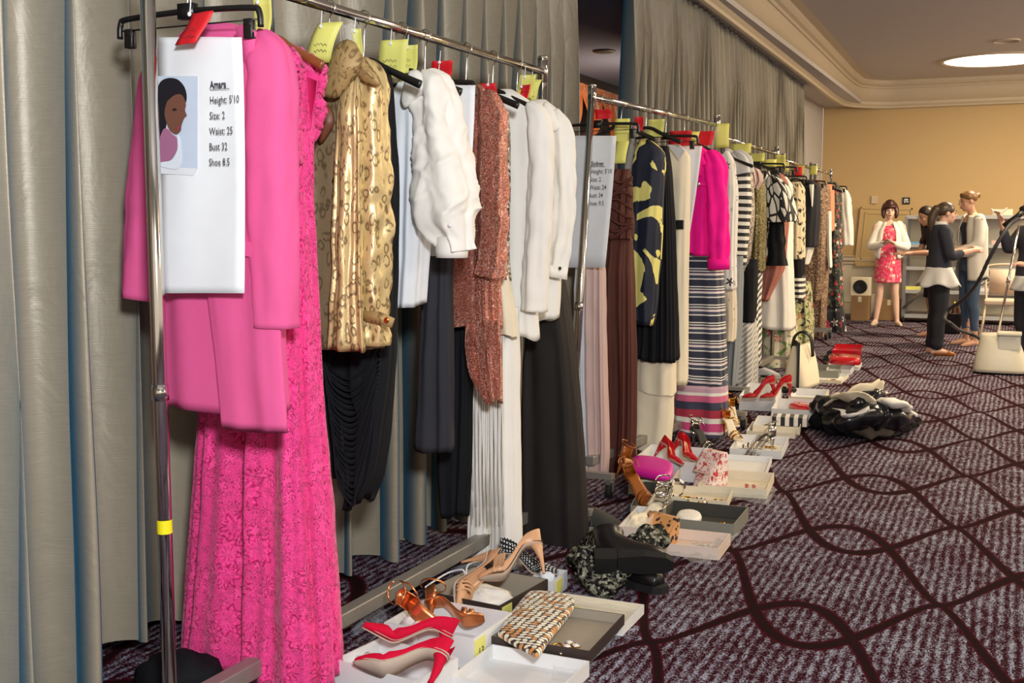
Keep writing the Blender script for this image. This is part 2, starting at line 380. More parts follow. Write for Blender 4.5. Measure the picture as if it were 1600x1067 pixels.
def mk_print(name, ground, blobs, sc, n=5, r0=.34, r1=.14, extra=None, rnd=1, sx=1, sy=1, obj=False):
    q = NT(name); v = q.uv(sx, sy, 1, obj=obj); m, d, c, a = petals(q, v, sc, n, r0, r1, rnd)
    s_ = q.n('SeparateColor', {0: c}); k = len(blobs)
    col = q.ramp(s_.outputs[1], [(i/k, b) for i, b in enumerate(blobs)], True) if k > 1 else lin(blobs[0])
    g = lin(ground)
    if extra:
        nn = q.noise(v, sc*1.7, 3, .6, 1.4); g = q.mix(q.mth('GREATER_THAN', nn, .56), g, lin(extra))
    q.set(q.mix(m, g, col), .7, Sheen_Weight=.15); q.bump(q.noise(v, 500, 2), .2, .002); return q.m
MT['stars'] = mk_print('star_print', (228, 225, 222), [(24, 20, 24)], 11, 5, .30, .14, rnd=.8)
MT['leopard'] = mk_print('leopard_print', (222, 206, 170), [(30, 24, 22)], 17, 2, .40, .10, rnd=.9)
MT['floralblk'] = mk_print('dark_floral', (34, 32, 38), [(206, 64, 46), (206, 60, 50), (226, 216, 206), (90, 96, 60), (230, 120, 90)], 13, 5, .34, .1, (108, 112, 92))
MT['floralbig'] = mk_print('big_floral', (24, 24, 34), [(222, 216, 212), (226, 220, 216), (160, 40, 70), (222, 216, 212)], 7, 5, .38, .12)
MT['floralcream'] = mk_print('cream_floral', (222, 212, 188), [(222, 212, 188), (222, 92, 100), (236, 150, 150), (222, 212, 188), (214, 70, 90)], 6, 6, .30, .12, (118, 152, 88))
MT['floralgreen'] = mk_print('green_floral', (202, 202, 150), [(120, 140, 50), (190, 90, 70), (40, 38, 40), (160, 176, 60)], 9, 4, .34, .12, (46, 42, 44))
MT['creamprint'] = mk_print('cream_print', (220, 208, 186), [(190, 150, 130), (150, 110, 90)], 16, 4, .22, .1)
def mk_net():
    q = NT('net_print'); v = q.uv(1, .55, 1, rot=.5); e = q.vor(v, 15, 'DISTANCE_TO_EDGE', .8).outputs[0]
    q.set(q.mix(q.mth('LESS_THAN', e, .085), lin((224, 222, 214)), lin((22, 20, 24))), .7); return q.m
MT['net'] = mk_net()
def mk_navy():
    q = NT('navy_yellow_print'); v = q.uv(1.2, .8, 1); n = q.noise(v, 4.2, 3, .35, 1.8); n2 = q.noise(q.uv(40, 6, 1), 3, 3)
    f = q.mth('ADD', n, q.mth('MULTIPLY', q.mth('SUBTRACT', n2, .5), .05))
    q.set(q.mix(q.mth('GREATER_THAN', f, .52), lin((16, 24, 46)), lin((232, 222, 128))), .65); return q.m
MT['navyyellow'] = mk_navy()
MT['taupe'] = cloth('taupe_insole', (196, 176, 160), .6, .2)
MT['redsuede'] = cloth('red_suede', (206, 8, 54), .8, .1)
MT['redpatent'] = plain('red_patent', (196, 24, 36), .15, 0, Coat_Weight=.6)
MT['nude'] = plain('nude_leather', (214, 164, 122), .4)
MT['tan'] = plain('tan_leather', (164, 92, 34), .3)
MT['copper'] = plain('copper_foil', (240, 156, 100), .2, .85)
MT['goldmetal'] = plain('gold_metal', (222, 168, 70), .2, 1.0)
MT['silver'] = plain('silver_metal', (220, 216, 208), .18, 1.0)
MT['boxwhite'] = plain('white_box_board', (228, 228, 228), .6)
MT['boxcream'] = plain('cream_box_board', (226, 216, 192), .6)
MT['boxpink'] = plain('pale_pink_board', (224, 204, 190), .6)
MT['boxgrey'] = plain('grey_box_board', (128, 128, 118), .6)
MT['feltgrey'] = plain('grey_felt', (66, 64, 58), .9)
MT['boxbrown'] = plain('dark_brown_board', (54, 42, 38), .5)
MT['greige'] = plain('greige_lining', (160, 150, 134), .7)
MT['tissue'] = cloth('tissue_paper', (238, 236, 230), .6, 0, 60, .5, .03, wr=.4)
MT['leatherblk'] = plain('black_leather', (20, 19, 19), .32, bump=.3)
def mk_knit():
    q = NT('grey_knit'); v = q.uv(obj=True); vo = q.vor(v, 85).outputs['Color']; f = q.mth('ADD', q.mth('MULTIPLY', q.n('SeparateColor', {0: vo}).outputs[0], .6), q.mth('MULTIPLY', q.noise(v, 40, 3, .7), .5))
    q.set(q.ramp(f, [(.3, (14, 14, 14)), (.55, (48, 48, 44)), (.75, (150, 150, 134)), (.95, (184, 182, 164))]), .95, Specular_IOR_Level=.1); q.bump(f, 1, .012); return q.m
MT['knit'] = mk_knit()
MT['clutchweave'] = mk_print('woven_clutch_pattern', (30, 22, 18), [(240, 234, 214), (238, 228, 200), (240, 234, 214), (214, 150, 80)], 52, 2, .47, .09, rnd=.12, sx=.8)
MT['clutchleo'] = mk_print('leopard_satin', (206, 148, 88), [(40, 24, 18)], 40, 2, .42, .10, rnd=.9, obj=True)
MT['redwhite'] = mk_print('red_white_print', (236, 222, 214), [(170, 24, 36), (200, 60, 66)], 22, 4, .36, .14, (206, 120, 118), obj=True)
MT['magenta'] = plain('magenta_satin', (214, 24, 160), .45)
# ================================================================== SETTING
YW = 18.42                                     # far wall
b = M(); b.add([(-9, -3, 0), (9, -3, 0), (9, YW+.1, 0), (-9, YW+.1, 0)], [(0,1,2,3)])
struct(b.build('floor', MT['carpet'], loc=(0,0,0), smooth=False))
b = M(); b.add([(-2.9, YW, 0), (9, YW, 0), (9, YW, 3.6), (-2.9, YW, 3.6)], [(0,1,2,3)]); b.box((3.05, YW+.06, 1.8), (11.9, .1, 3.6))
struct(b.build('wall_far', MT['wallpaper'], loc=(0,YW,0), smooth=False))
b = M(); b.box((3.2, YW-.008, .43), (11.9, .016, .80))
struct(b.build('trim_1', MT['wainscot'], smooth=False))                     # wainscot panel under the chair rail
b = M()
for z, h, d in ((.86, .05, .05), (.80, .03, .03), (.905, .02, .035)): b.box((3.2, YW-.02-d/2, z), (11.9, d, h))
struct(b.build('trim_2', MT['crown'], smooth=False))                        # chair rail
b = M(); b.box((3.2, YW-.03, .09), (11.9, .03, .18)); b.box((3.2, YW-.035, .185), (11.9, .02, .02))
struct(b.build('baseboard_far', MT['crown'], smooth=False))
# left side wall behind the curtains, with the opening into the next room
b = M()
b.box((-2.85, 1.6, 1.65), (.1, 9.2, 3.3)); b.box((-2.96, 13.95, 1.65), (.1, 9.0, 3.3))
struct(b.build('wall_left', MT['ceiling'], smooth=False))
b = M(); b.box((-2.65, 7.7, 3.245), (.75, 21.6, .05))
struct(b.build('trim_3', MT['ceiling'], smooth=False))                      # soffit above the curtains
ZC = 3.55
b = M(); b.box((3.4, 7.7, ZC+.05), (11.6, 21.6, .1))
struct(b.build('ceiling', MT['ceiling'], smooth=False))
# crown moulding swept along the soffit, round the corner and along the far wall
prof = [(-.02, 3.16), (0, 3.16), (.02, 3.165), (.03, 3.19), (.045, 3.20), (.06, 3.215), (.07, 3.25), (.10, 3.27), (.13, 3.29), (.17, 3.33), (.20, 3.38), (.215, 3.43), (.235, 3.435), (.245, 3.46), (.28, 3.475), (.30, 3.50), (.305, 3.545), (.40, 3.55)]
path = [(-2.28, -3), (-2.33, 4), (-2.385, 9), (-2.47, 14), (-2.52, 16.6)]
cr = .75; cxx, cyy = -2.52+cr, 17.42
for k in range(1, 9):
    a = pi - (pi/2)*k/8; path.append((cxx + cr*cos(a), cyy + (YW-.05-cyy)*sin(a)))
path += [(1.5, YW-.05), (9, YW-.05)]
rings = []
for i, (x, y) in enumerate(path):
    a = Vector(path[max(i-1, 0)]); c = Vector(path[min(i+1, len(path)-1)]); t = (c-a).normalized(); nrm = Vector((t.y, -t.x))
    rings.append([Vector((x + nrm.x*o, y + nrm.y*o, z)) for o, z in prof])
b = M(); b.loft(rings, closed=False)
o = struct(b.build('trim_4', MT['crown']))
md = o.modifiers.new('e', 'EDGE_SPLIT'); md.split_angle = R(28)
# next room seen through the gap: dark ceiling, beam, gathered orange drapes
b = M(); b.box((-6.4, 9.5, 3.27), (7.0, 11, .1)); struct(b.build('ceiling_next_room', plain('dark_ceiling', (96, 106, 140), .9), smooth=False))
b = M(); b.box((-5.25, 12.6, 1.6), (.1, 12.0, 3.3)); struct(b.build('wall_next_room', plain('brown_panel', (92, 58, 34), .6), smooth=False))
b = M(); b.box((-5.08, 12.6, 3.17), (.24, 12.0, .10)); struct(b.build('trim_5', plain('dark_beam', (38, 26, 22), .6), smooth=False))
def mk_swag():
    q = NT('orange_swag'); v = q.uv(obj=True); q.set(q.mix(q.noise(v, 8, 3), lin((224, 130, 50)), lin((170, 80, 26))), .5, Sheen_Weight=.4); return q.m
swm = mk_swag(); rt = thing('swag_valance', 'orange scalloped valance in the next room, seen through the curtain gap', 'valance', (-5.0, 13.0, 2.4))
for k in range(10):
    rings = []
    for i in range(15):
        t = i/14; ring = []
        for j in range(31):
            u = j/30; y = 9.6 + k*.72 + u*.74; sag = sin(pi*u); fan = atan2(u-.5, .15+t)
            ring.append((-5.0 + .05*abs(sin(fan*7))*(.3+t) , y, 3.13 - t*(.12+.50*sag)))
        rings.append(ring)
    b = M(); b.loft(rings, closed=False); o = b.build('swag', swm, rt); o.modifiers.new('so','SOLIDIFY').thickness = .01
area('next_room_fill', (-3.6, 12.2, 2.3), .3, 45, (1, .7, .4), (-5.2, 12.4, 2.7))  # added lamp without a fixture, brightens the dark next room
def disc_light(x, y, z, r, name, label, cat, emis):
    t = thing(name, label, cat, (x, y, z)); b = M()
    b.lathe([(r*1.09, 0), (r*1.09, -.012), (r*1.0, -.02), (r*.97, -.004)], (x, y, z), 40, cap0=False, cap1=False); b.build('trim_ring', MT['crown'], t)
    b = M()
    if emis: b.lathe([(r*.985, -.006), (r*.7, -.005), (0.01, -.004)], (x, y, z), 40, cap0=False)
    else: b.lathe([(r*.97, -.004), (r*.6, .03), (0.01, .034)], (x, y, z), 32, cap0=False)
    b.build('diffuser' if emis else 'reflector', emis or plain('downlight_reflector', (120, 112, 100), .4), t); return t
q = NT('lit_dome'); q.set((255, 252, 240), .5); q.put(q.b, 'Emission Color', lin((255, 246, 226))); q.put(q.b, 'Emission Strength', 3.0); LIT = q.m
c0 = atz(1540, 94, ZC); l0 = atz(1477, 96, ZC)
disc_light(c0.x+.12, c0.y, ZC, (c0-l0).length+.15, 'dome_light', 'large round glowing dome light in the tan ceiling', 'ceiling light', LIT)
for (px, py, lab) in ((1573, 63, 'small unlit recessed downlight nearer than the glowing dome'), (1555, 122, 'small unlit recessed downlight beyond the glowing dome')):
    c = atz(px, py, ZC); disc_light(c.x, c.y, ZC, .14, 'recessed_downlight', lab, 'ceiling light', None)
c = atz(944, 79, 3.22); b = M(); b.lathe([(.12, .0), (.12, -.012), (.10, -.02), (.01, -.022)], (c.x, c.y, 3.22), 28, cap0=False)
tag(b.build('ceiling_speaker', plain('dark_grille', (44, 44, 50), .6), loc=(c.x, c.y, 3.2)), 'round dark speaker grille in the dark ceiling beyond the curtain gap', 'speaker')
# ------------------------------------------------------------------ curtains
def curtain(label, y0, y1, xbase, wl, amp, hem, seed, top=3.22, n_per=14):
    random.seed(seed); ys = []; ph = 0; cols = []
    y = y0; L = []
    while y < y1:
        lam = wl(y)*(0.75+.5*noise.noise((y*1.3, seed, 0))); dy = lam/n_per
        ph += 2*pi/n_per; y += dy; L.append((y, ph))
    nz = 26; rings = []
    for i in range(nz+1):
        t = i/nz; ring = []
        for (yy, p) in L:
            h0 = hem(yy); z = top + (h0-top)*t
            a = amp(yy)*(.55+.55*min(1, t*3))*(1+.35*noise.noise((yy*1.7, z*.25, seed)))
            px = p + .5*noise.noise((yy*.9, z*.16, seed+9))
            x = xbase(yy) + a*(sin(px) + .12*sin(2*px+.9)) + .009*noise.noise((yy*6, z*1.2, seed+3))
            yv = yy + a*.75*cos(px+.4)*(.5+.5*t) + .012*noise.noise((yy*3, z*.6, seed+5))
            ring.append((x, yv, z))
        rings.append(ring)
    b = M(); b.loft(rings, closed=False)
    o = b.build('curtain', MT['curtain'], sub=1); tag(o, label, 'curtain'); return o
def hem_near(y):
    return .02 + .09*max(0, 1-(abs(y-2.62)/.30)**2) + .012*sin(y*9)
def interp(tab, y):
    if y <= tab[0][0]: return tab[0][1]
    for (a, va), (c, vc) in zip(tab, tab[1:]):
        if y <= c: return va + (vc-va)*(y-a)/(c-a)
    return tab[-1][1]
XB1 = [(0, -2.2), (2.0, -2.27), (2.35, -2.42), (2.7, -2.54), (3.2, -2.50), (3.9, -2.40), (4.3, -2.38), (6.2, -2.42)]
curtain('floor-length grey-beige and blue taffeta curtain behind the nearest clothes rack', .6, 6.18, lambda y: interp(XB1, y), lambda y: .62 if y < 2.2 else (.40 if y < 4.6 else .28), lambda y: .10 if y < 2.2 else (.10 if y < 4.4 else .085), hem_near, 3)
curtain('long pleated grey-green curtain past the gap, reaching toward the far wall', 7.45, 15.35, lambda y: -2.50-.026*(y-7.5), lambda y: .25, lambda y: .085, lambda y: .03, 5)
b = M()
for y0, y1, x0, x1 in ((-1, 6.2, -2.45, -2.45), (7.4, 15.3, -2.5, -2.69)):
    b.tube([(x0, y0, 3.205), (x1, y1, 3.205)], .012)
struct(b.build('trim_6', MT['steel']))                                     # curtain tracks under the soffit
# ------------------------------------------------------------------ racks
RZ = 2.07
RAIL = [((-2.003, 2.255), (-1.954, 4.69)), ((-2.103, 5.73), (-1.906, 7.64)), ((-2.14, 8.78), (-2.157, 11.0)), ((-2.30, 12.08), (-2.33, 14.0)), ((-2.33, 14.3), (-2.36, 15.75))]
def rail_x(y):
    for (x0, y0), (x1, y1) in RAIL:
        if y0-.5 <= y <= y1+.35: return x0 + (x1-x0)*(y-y0)/(y1-y0)
    return -2.1
rack_lab = ['chrome garment rack nearest the camera, holding the pink coat and lace gown', 'second chrome garment rack, holding the hot pink jacket and striped maxi dress', 'third chrome garment rack, holding the star print top and net print blouse',
            'fourth chrome garment rack, holding the leopard print dress and black blazer', 'farthest chrome garment rack, holding the dark floral gown']
for k, ((x0, y0), (x1, y1)) in enumerate(RAIL):
    t = thing('garment_rack', rack_lab[k], 'clothes rack', (x0, y0, 0), 'rolling garment racks in a row along the curtains')
    d = Vector((x1-x0, y1-y0, 0)).normalized()
    b = M(); b.tube([(x0-d.x*.02, y0-d.y*.02, RZ), (x1+d.x*.02, y1+d.y*.02, RZ)], .0165, 14); b.build('rail', MT['chrome'], t)
    for (x, y, s) in ((x0, y0, 1), (x1, y1, -1)):
        lean = -.30 if (k == 1 and s == 1) else 0
        b = M(); b.tube([(x, y+lean, .12), (x, y+lean*.45, 1.15), (x, y, RZ+.045)], .019, 16)
        b.tube([(x, y+lean*.62, .95), (x, y+lean*.58, .99)], .022, 16)
        b.tube([(x, y, RZ-.05), (x, y, RZ+.055)], .023, 16); b.lathe([(.024, 0), (.02, .012), (.004, .016)], (x, y, RZ+.055), 14)
        b.build('upright', MT['chrome'], t)
        if k == 0 and s == 1:
            b = M(); b.tube([(x, y, .60), (x, y, .636)], .0198, 18, cap=False); b.build('tape_band', MT['tape'], t)['label'] = 'bright yellow tape band'
        nrm = Vector((-d.y, d.x, 0)); b = M(); yb = y+lean
        m = Matrix(((nrm.x, d.x, 0), (nrm.y, d.y, 0), (0, 0, 1)))
        b.box((x, yb, .112), (.5, .045, .03), m); b.build('foot_bar', MT['aluminium'], t, False)
        for q_ in (-.23, .23):
            cx = x + nrm.x*q_; cy = yb + nrm.y*q_; b = M()
            b.box((cx, cy, .085), (.022, .04, .03)); b.box((cx-.02, cy, .058), (.005, .03, .05)); b.box((cx+.02, cy, .058), (.005, .03, .05)); b.box((cx, cy, .082), (.044, .03, .006))
            o = b.build('caster', MT['steel'], t, False)
            w_ = M(); w_.lathe([(.012, -.012), (.034, -.012), (.037, -.008), (.037, .008), (.034, .012), (.012, .012)], (cx, cy, .037), 20, rot=Matrix.Rotation(pi/2, 3, 'Y')); w_.build('wheel', MT['rubber'], o)
    ln = Vector((x1-x0, y1-y0, 0)).length; cx, cy = (x0+x1)/2, (y0+y1)/2; ang = atan2(d.y, d.x)
    b = M(); b.box((cx, cy, .11), (ln, .05, .05), ang); b.box((cx, cy, .086), (ln, .018, .012), ang); b.build('base_beam', MT['aluminium'], t, False, bevel=.004)
# ================================================================== GARMENTS
def garment(name, label, cat, Y, group=None, z=1.6):
    return thing(name, label, cat, (rail_x(Y), Y, z), group)
def rows_world(rows, Y, X0):
    out = []
    for r in rows:
        pr = aty(r[1], r[0], Y); xl = aty(r[2], r[0], Y).x if len(r) > 2 and r[2] is not None else 2*X0 - pr.x
        out.append((pr.z, xl, pr.x))
    return sorted(out, key=lambda a: -a[0])
def panel(name, mat, t, Y, rows, d=.05, fold=.012, nf=9, X0=None, dy=0.0, seed=0, hem=.01, nz=40, power=.75, top=True, pleat=None, wr=.006, flare=None, open_bottom=True):
    """hanging cloth body: rows = (photo row, right edge, left edge or None) on the plane of its hanger"""
    Yc = Y + dy; X0 = rail_x(Y) if X0 is None else X0
    rw = rows_world(rows, Yc, X0); z0, z1 = rw[0][0], rw[-1][0]; n = 112
    L = interp([(-a[0], a[1]) for a in rw], 0) if False else None
    tl = [(-a[0], a[1]) for a in rw]; tr = [(-a[0], a[2]) for a in rw]
    rings = []; N = nz
    for i in range(N+1):
        s_ = i/N; z = z0 + (z1-z0)*s_
        xl, xr = 0, 0
        for e, wgt in ((-.02, .25), (0, .5), (.02, .25)):
            xl += interp(tl, -z+e)*wgt; xr += interp(tr, -z+e)*wgt
        xc, a = (xl+xr)/2, max((xr-xl)/2, .004)
        f = min(1, s_*2.2); dd = (d if flare is None else d+(flare-d)*s_)*(.45+.55*min(1, s_*8))
        amp = fold*(.12+.88*f)
        ring = []
        for j in range(n):
            th = 2*pi*j/n; c, s2 = cos(th), sin(th)
            ex = math.copysign(abs(c)**power, c); ey = math.copysign(abs(s2)**power, s2)
            x = xc + a*ex; y = Yc + dd*ey
            ph = seed*1.7 + nf*th + .9*noise.noise((c*1.2+seed, s2*1.2, z*1.1))
            o = amp*(sin(ph) + .5*sin(2.3*ph+seed) + .8*noise.noise((c*2+seed, s2*2, z*1.3)))
            if pleat: o += pleat[0]*(1 if sin(pleat[1]*th) > 0 else -1)*f*.5*min(1, abs(sin(pleat[1]*th))*2)
            o += wr*noise.noise((x*14, z*9, seed+y*14))
            x += c*o*.45; y += s2*o
            zz = z + (hem*sin(2*th+seed)+hem*.5*sin(5*th))*s_**6
            ring.append((x, y, zz))
        rings.append(ring)
    if open_bottom:                                # hem turned inward
        last = rings[-1]; cx = sum(p[0] for p in last)/n; cy = Yc
        rings.append([(p[0]+(cx-p[0])*.03, p[1]+(cy-p[1])*.10, p[2]+.004) for p in last])
        rings.append([(p[0]+(cx-p[0])*.05, p[1]+(cy-p[1])*.2, p[2]+.06) for p in last])
    b = M(); b.loft(rings, cap0=top); return b.build(name, mat, t)
def sleeve(name, mat, t, Y, pts, fold=.006, dy=0.0, seed=0, ry=.9, cuff=None, wr=.004, nf=5, crumple=0.0):
    """pts = (photo x, photo y, half width m); closed at the shoulder, open at the cuff"""
    P = [(aty(x, y, Y+dy), r) for x, y, r in pts]
    q_ = smooth_path([(p.x, p.y, p.z, r) for p, r in P], 14 if crumple else 8); rings = []; n = 64
    for i, (x, y, z, r) in enumerate(q_):
        a = Vector(q_[max(i-1, 0)][:3]); c = Vector(q_[min(i+1, len(q_)-1)][:3]); tdir = (c-a).normalized()
        u = Vector((0, 1, 0)); sdir = u.cross(tdir).normalized()
        if i < 9: r = r*(.28+.72*sqrt(i/9))
        ring = []
        for j in range(n):
            th = 2*pi*j/n; o = fold*(sin(nf*th+seed+2.5*noise.noise((x*3, z*3, seed))) + noise.noise((cos(th)*2, sin(th)*2+seed, z*5))) + wr*noise.noise((x*25+cos(th), sin(th)*2, z*18))*2
            if crumple:
                w1 = noise.noise((cos(th)*1.1+z*3.2, sin(th)*1.1, z*7.5+seed+x*5)); w2 = noise.noise((cos(th)*2.2-z*6, sin(th)*2+seed, z*14))
                o += crumple*((1-abs(w1)*2.6)**3*.9*(abs(w1) < .38) + .5*(1-abs(w2)*3)**2*(abs(w2) < .33) - .35)*min(1, i/14)
            ring.append(Vector((x, y, z)) + sdir*cos(th)*(r+o) + u*sin(th)*(r*ry+o))
        rings.append(ring)
    ctr = sum((v for v in rings[-1]), Vector())/n
    rings.append([v + (ctr-v)*.14 for v in rings[-1]]); rings.append([v + (ctr-v)*.1 + Vector((0, 0, .05)) for v in rings[-1]])
    b = M(); b.loft(rings, cap0=True); o = b.build(name, mat, t)
    if cuff:
        m_, h = cuff; k = len(q_)-1; b = M(); rr = []
        for e in (0, h):
            zc = [v + Vector((0, 0, e)) for v in rings[k]]; c = sum((v for v in zc), Vector())/n; rr.append([v + (v-c)*.07 for v in zc])
        b.loft(rr); b.build('cuff', m_, o, solid=.004)
    return o
def hanger(Y, kind, label, X0=None, dx=0, width=.42, z=1.93, tilt=0.0, hook=None):
    X = rail_x(Y) if X0 is None else X0
    t = thing('clothes_hanger', label, 'hanger', (X, Y, z), 'clothes hangers on the rails')
    b = M(); pts = [(X-.004, Y, z+.005)]
    r = .024; zc = RZ - .002
    pts += [(X, Y, z+.03), (X+.004, Y, zc-.035)]
    for k in range(13):
        a = -pi/2*.6 + (pi*1.55)*k/12; pts.append((X+.001+r*cos(a), Y, zc+.0+r*sin(a)))
    b.tube(smooth_path(pts, 2), .0023, 7); b.build('hook', MT['blackplastic'] if hook == 'black' else MT['hookwire'], t)
    m = MT['blackplastic'] if kind != 'wood' else MT['wood']
    w_ = width/2; b = M(); rot = lambda x, zz: (X + x*cos(tilt) + 0, Y + x*sin(tilt), z + zz)
    if kind == 'clip':
        ps = [rot(-w_, -.05), rot(-w_+.004, -.012), rot(-w_+.03, .0), rot(-.04, .006), rot(.04, .006), rot(w_-.03, 0), rot(w_-.004, -.012), rot(w_, -.05)]
        b.tube(smooth_path(ps, 4), .008, 10, flat=(1, 1)); b.box(rot(0, .005), (.05, .022, .04)); b.tube([rot(-w_, -.03), rot(w_, -.03)], .0022, 6); b.build('hanger_bar', m, t)
        for s_ in (-1, 1):
            b = M(); p = rot(s_*(w_-.035), -.052); b.box((p[0], p[1]-.006, p[2]), (.026, .007, .05)); b.box((p[0], p[1]+.006, p[2]), (.026, .007, .05)); b.box((p[0], p[1], p[2]+.012), (.02, .02, .012)); b.build('clip', m, t, bevel=.002)
    else:
        ps = [rot(-w_, -.085), rot(-w_*.75, -.062), rot(-w_*.4, -.028), rot(-.03, .0), rot(.03, .0), rot(w_*.4, -.028), rot(w_*.75, -.062), rot(w_, -.085)]
        sp = smooth_path(ps, 5); n = len(sp); b.tube(sp, [.007+.004*abs(i/(n-1)-.5)*2 for i in range(n)], 10, flat=(.7, 1.3)); b.build('hanger_arms', m, t)
    return t
NOTE = {'y': ('yellownote', 'yellow'), 'r': ('rednote', 'red')}
def note(px, py, w_, h, Y, c, where, skew=.0, roll=0.0):
    """small paper tag hooked on a hanger neck; px,py = its middle in the photo"""
    p = aty(px, py, Y); rings = []
    for i in range(7):
        t_ = i/6; z = h*(.5-t_); yb = .012*sin(t_*3+px)
        rings.append([(p.x + w_*(u/4-.5) + skew*(t_-.5), p.y + yb + .006*sin(u+px) + roll*(u/4-.5), p.z + z) for u in range(5)])
    b = M(); b.loft(rings, closed=False)
    t = thing('paper_tag', '%s paper tag %s' % (NOTE[c][1], where), 'paper tag', (p.x, p.y, p.z-h/2), 'paper tags on the hangers')
    o = b.build('paper_sheet', MT[NOTE[c][0]], t, solid=.0008)
    if Y < 4.8:
        b = M()
        for k in range(2):
            b.tube([(p.x-w_*.28+j*w_*.075, p.y-.018, p.z-h*.06-k*.018+.004*(-1)**j*(1 if j % 3 else .3)) for j in range(8)], .0008, 4)
        b.build('handwriting', MT['ink'], t)
        b = M(); b.tube([(p.x, p.y-.014, p.z+h*.40), (p.x+.002, p.y-.01, p.z+h*.5+.035)], .0016, 6); b.ell((p.x, p.y-.016, p.z+h*.40), (.006, .003, .006)); b.build('tag_pin', MT['card'], t)
    return t
def model_card(label, Y, rows, lines, lorg, lsize, photo=None, tilt=.0, X0=None):
    """rows: photo (row, left, right); a stiff sheet in a clear sleeve"""
    t = thing('model_card', label, 'card', tuple(aty(rows[0][1], rows[0][0], Y)), 'model cards clipped to hangers')
    rings = []
    for (py, xl, xr) in smooth_path(rows, 4):
        a = aty(xl, py, Y); c = aty(xr, py, Y); rings.append([(a.x+(c.x-a.x)*u/8, Y + .004*sin(u*.9+py*.01), a.z+(c.z-a.z)*u/8) for u in range(9)])
    b = M(); b.loft(rings, closed=False); b.build('sheet', MT['card'], t, solid=.002)
    if lines:
        o = aty(lorg[0], lorg[1], Y-.008); ax = Vector((1, 0, 0)); ay = Vector((0, 0, 1))
        gap = lorg[2]
        for k, s_ in enumerate(lines):
            p = aty(lorg[0]+lorg[3]*k, lorg[1]+gap*k, Y-.010)
            text_mesh('text_line', s_, lsize, MT['ink'], t, p, ax*.72, ay, bold=.0001 if k else .0006)
            if k == 0:
                b = M(); b.box((p.x+lsize*1.15, p.y, p.z-lsize*.13), (lsize*2.3, .0008, lsize*.05)); b.build('underline', MT['ink'], t, False)
    if photo: photo(t, Y)
    return t
def plastic_drape(label, Y, pts, w_):
    P = [aty(x, y, Y) for x, y in pts]; rings = []
    for i, p in enumerate(P):
        rings.append([(p.x + w_*(u/6-.5)*(.4+.6*i/len(P)), p.y + .02*sin(u*1.3+i), p.z + .01*cos(u+i*2)) for u in range(7)])
    b = M(); b.loft(rings, closed=False); o = b.build('plastic_cover', MT['plastic'], sub=1); return tag(o, label, 'plastic cover', 'clear plastic covers on garments')
# ---- nearest rack ------------------------------------------------------------------------------
hanger(2.40, 'clip', 'black clip hanger holding the Amara card at the front of the nearest rack', width=.46, z=1.945, hook=None)
def photo_print(t, Y):
    def P(x, y, e=0): return aty(x, y, Y-.006-e)
    def poly(name, pts, m, e):
        b = M(); vs = [P(x, y, e) for x, y in pts]; n = len(vs); c = sum(vs, Vector())/n
        b.add(vs + [v + Vector((0, .0012, 0)) for v in vs], [tuple(range(n-1, -1, -1)), tuple(range(n, 2*n))] + [(i, (i+1) % n, n+(i+1) % n, n+i) for i in range(n)]); return b.build(name, m, t, False)
    k = 1/2.963
    f = lambda pts: smooth_path([(180+x*k, y*k) for x, y in pts], 4)
    g = lambda pts: [(180+x*k, y*k) for x, y in pts]
    poly('print_backing', g([(196, 352), (382, 352), (380, 780), (205, 772)]), plain('print_sky_blue', (196, 208, 226), .4), 0)
    poly('print_margin', g([(205, 772), (380, 780), (360, 812), (206, 804)]), plain('print_white', (226, 228, 234), .4), .0002)
    poly('printed_hair', f([(200, 640), (198, 440), (205, 385), (240, 362), (285, 366), (318, 400), (330, 445), (322, 480), (290, 470), (250, 520), (232, 600), (222, 650), (200, 640)]), plain('print_hair', (28, 28, 36), .4), .0016)
    poly('printed_face', f([(240, 470), (275, 440), (308, 440), (326, 480), (322, 510), (330, 535), (318, 548), (306, 580), (302, 605), (282, 622), (255, 606), (238, 570), (228, 520), (240, 470)]), plain('print_skin', (116, 76, 62), .4), .003)
    poly('printed_shoulder', f([(205, 640), (222, 600), (240, 596), (262, 620), (285, 640), (290, 680), (262, 735), (225, 752), (206, 750), (205, 640)]), plain('print_shoulder', (166, 106, 140), .4), .0024)
    poly('printed_top', f([(285, 622), (300, 650), (298, 775), (210, 770), (210, 752), (262, 740), (288, 690), (285, 622)]), plain('print_top', (222, 228, 238), .4), .0028)
    poly('printed_lips', g([(282, 590), (292, 583), (303, 590), (292, 602)]), plain('print_lips', (150, 60, 90), .4), .0042)
    poly('printed_eye', g([(262, 508), (274, 500), (286, 508), (274, 514)]), bpy.data.materials['print_hair'], .0042)
model_card('large white card reading Amara with a portrait, clipped in front of the pink coat', 2.365,
    [(58, 246, 376), (120, 245.5, 379), (250, 246.5, 383), (380, 249, 384), (458, 252, 383)],
    ['Amara', "Height: 5'10", 'Size: 2', 'Waist: 25', 'Bust 32', 'Shoe 8.5'], (328, 138, 24.2, -.3), .0265, photo_print)
note(303, 44, .075, .08, 2.33, 'r', 'over the corner of the Amara card', skew=-.04)
t = garment('coat', 'bright pink knee-length wool coat with long sleeves behind the Amara card', 'coat', 2.50, z=1.0)
Y = 2.50
panel('coat_body', MT['pinkwool'], t, Y, [(38, 360, 300), (50, 395, 280), (62, 414, 270), (80, 430, 262), (110, 436, 258), (200, 430, 256), (300, 430, 257), (390, 436, 258), (510, 438, 260), (600, 443, 261), (644, 447, 262)], d=.07, fold=.006, nf=4, seed=1, hem=.003, wr=.003)
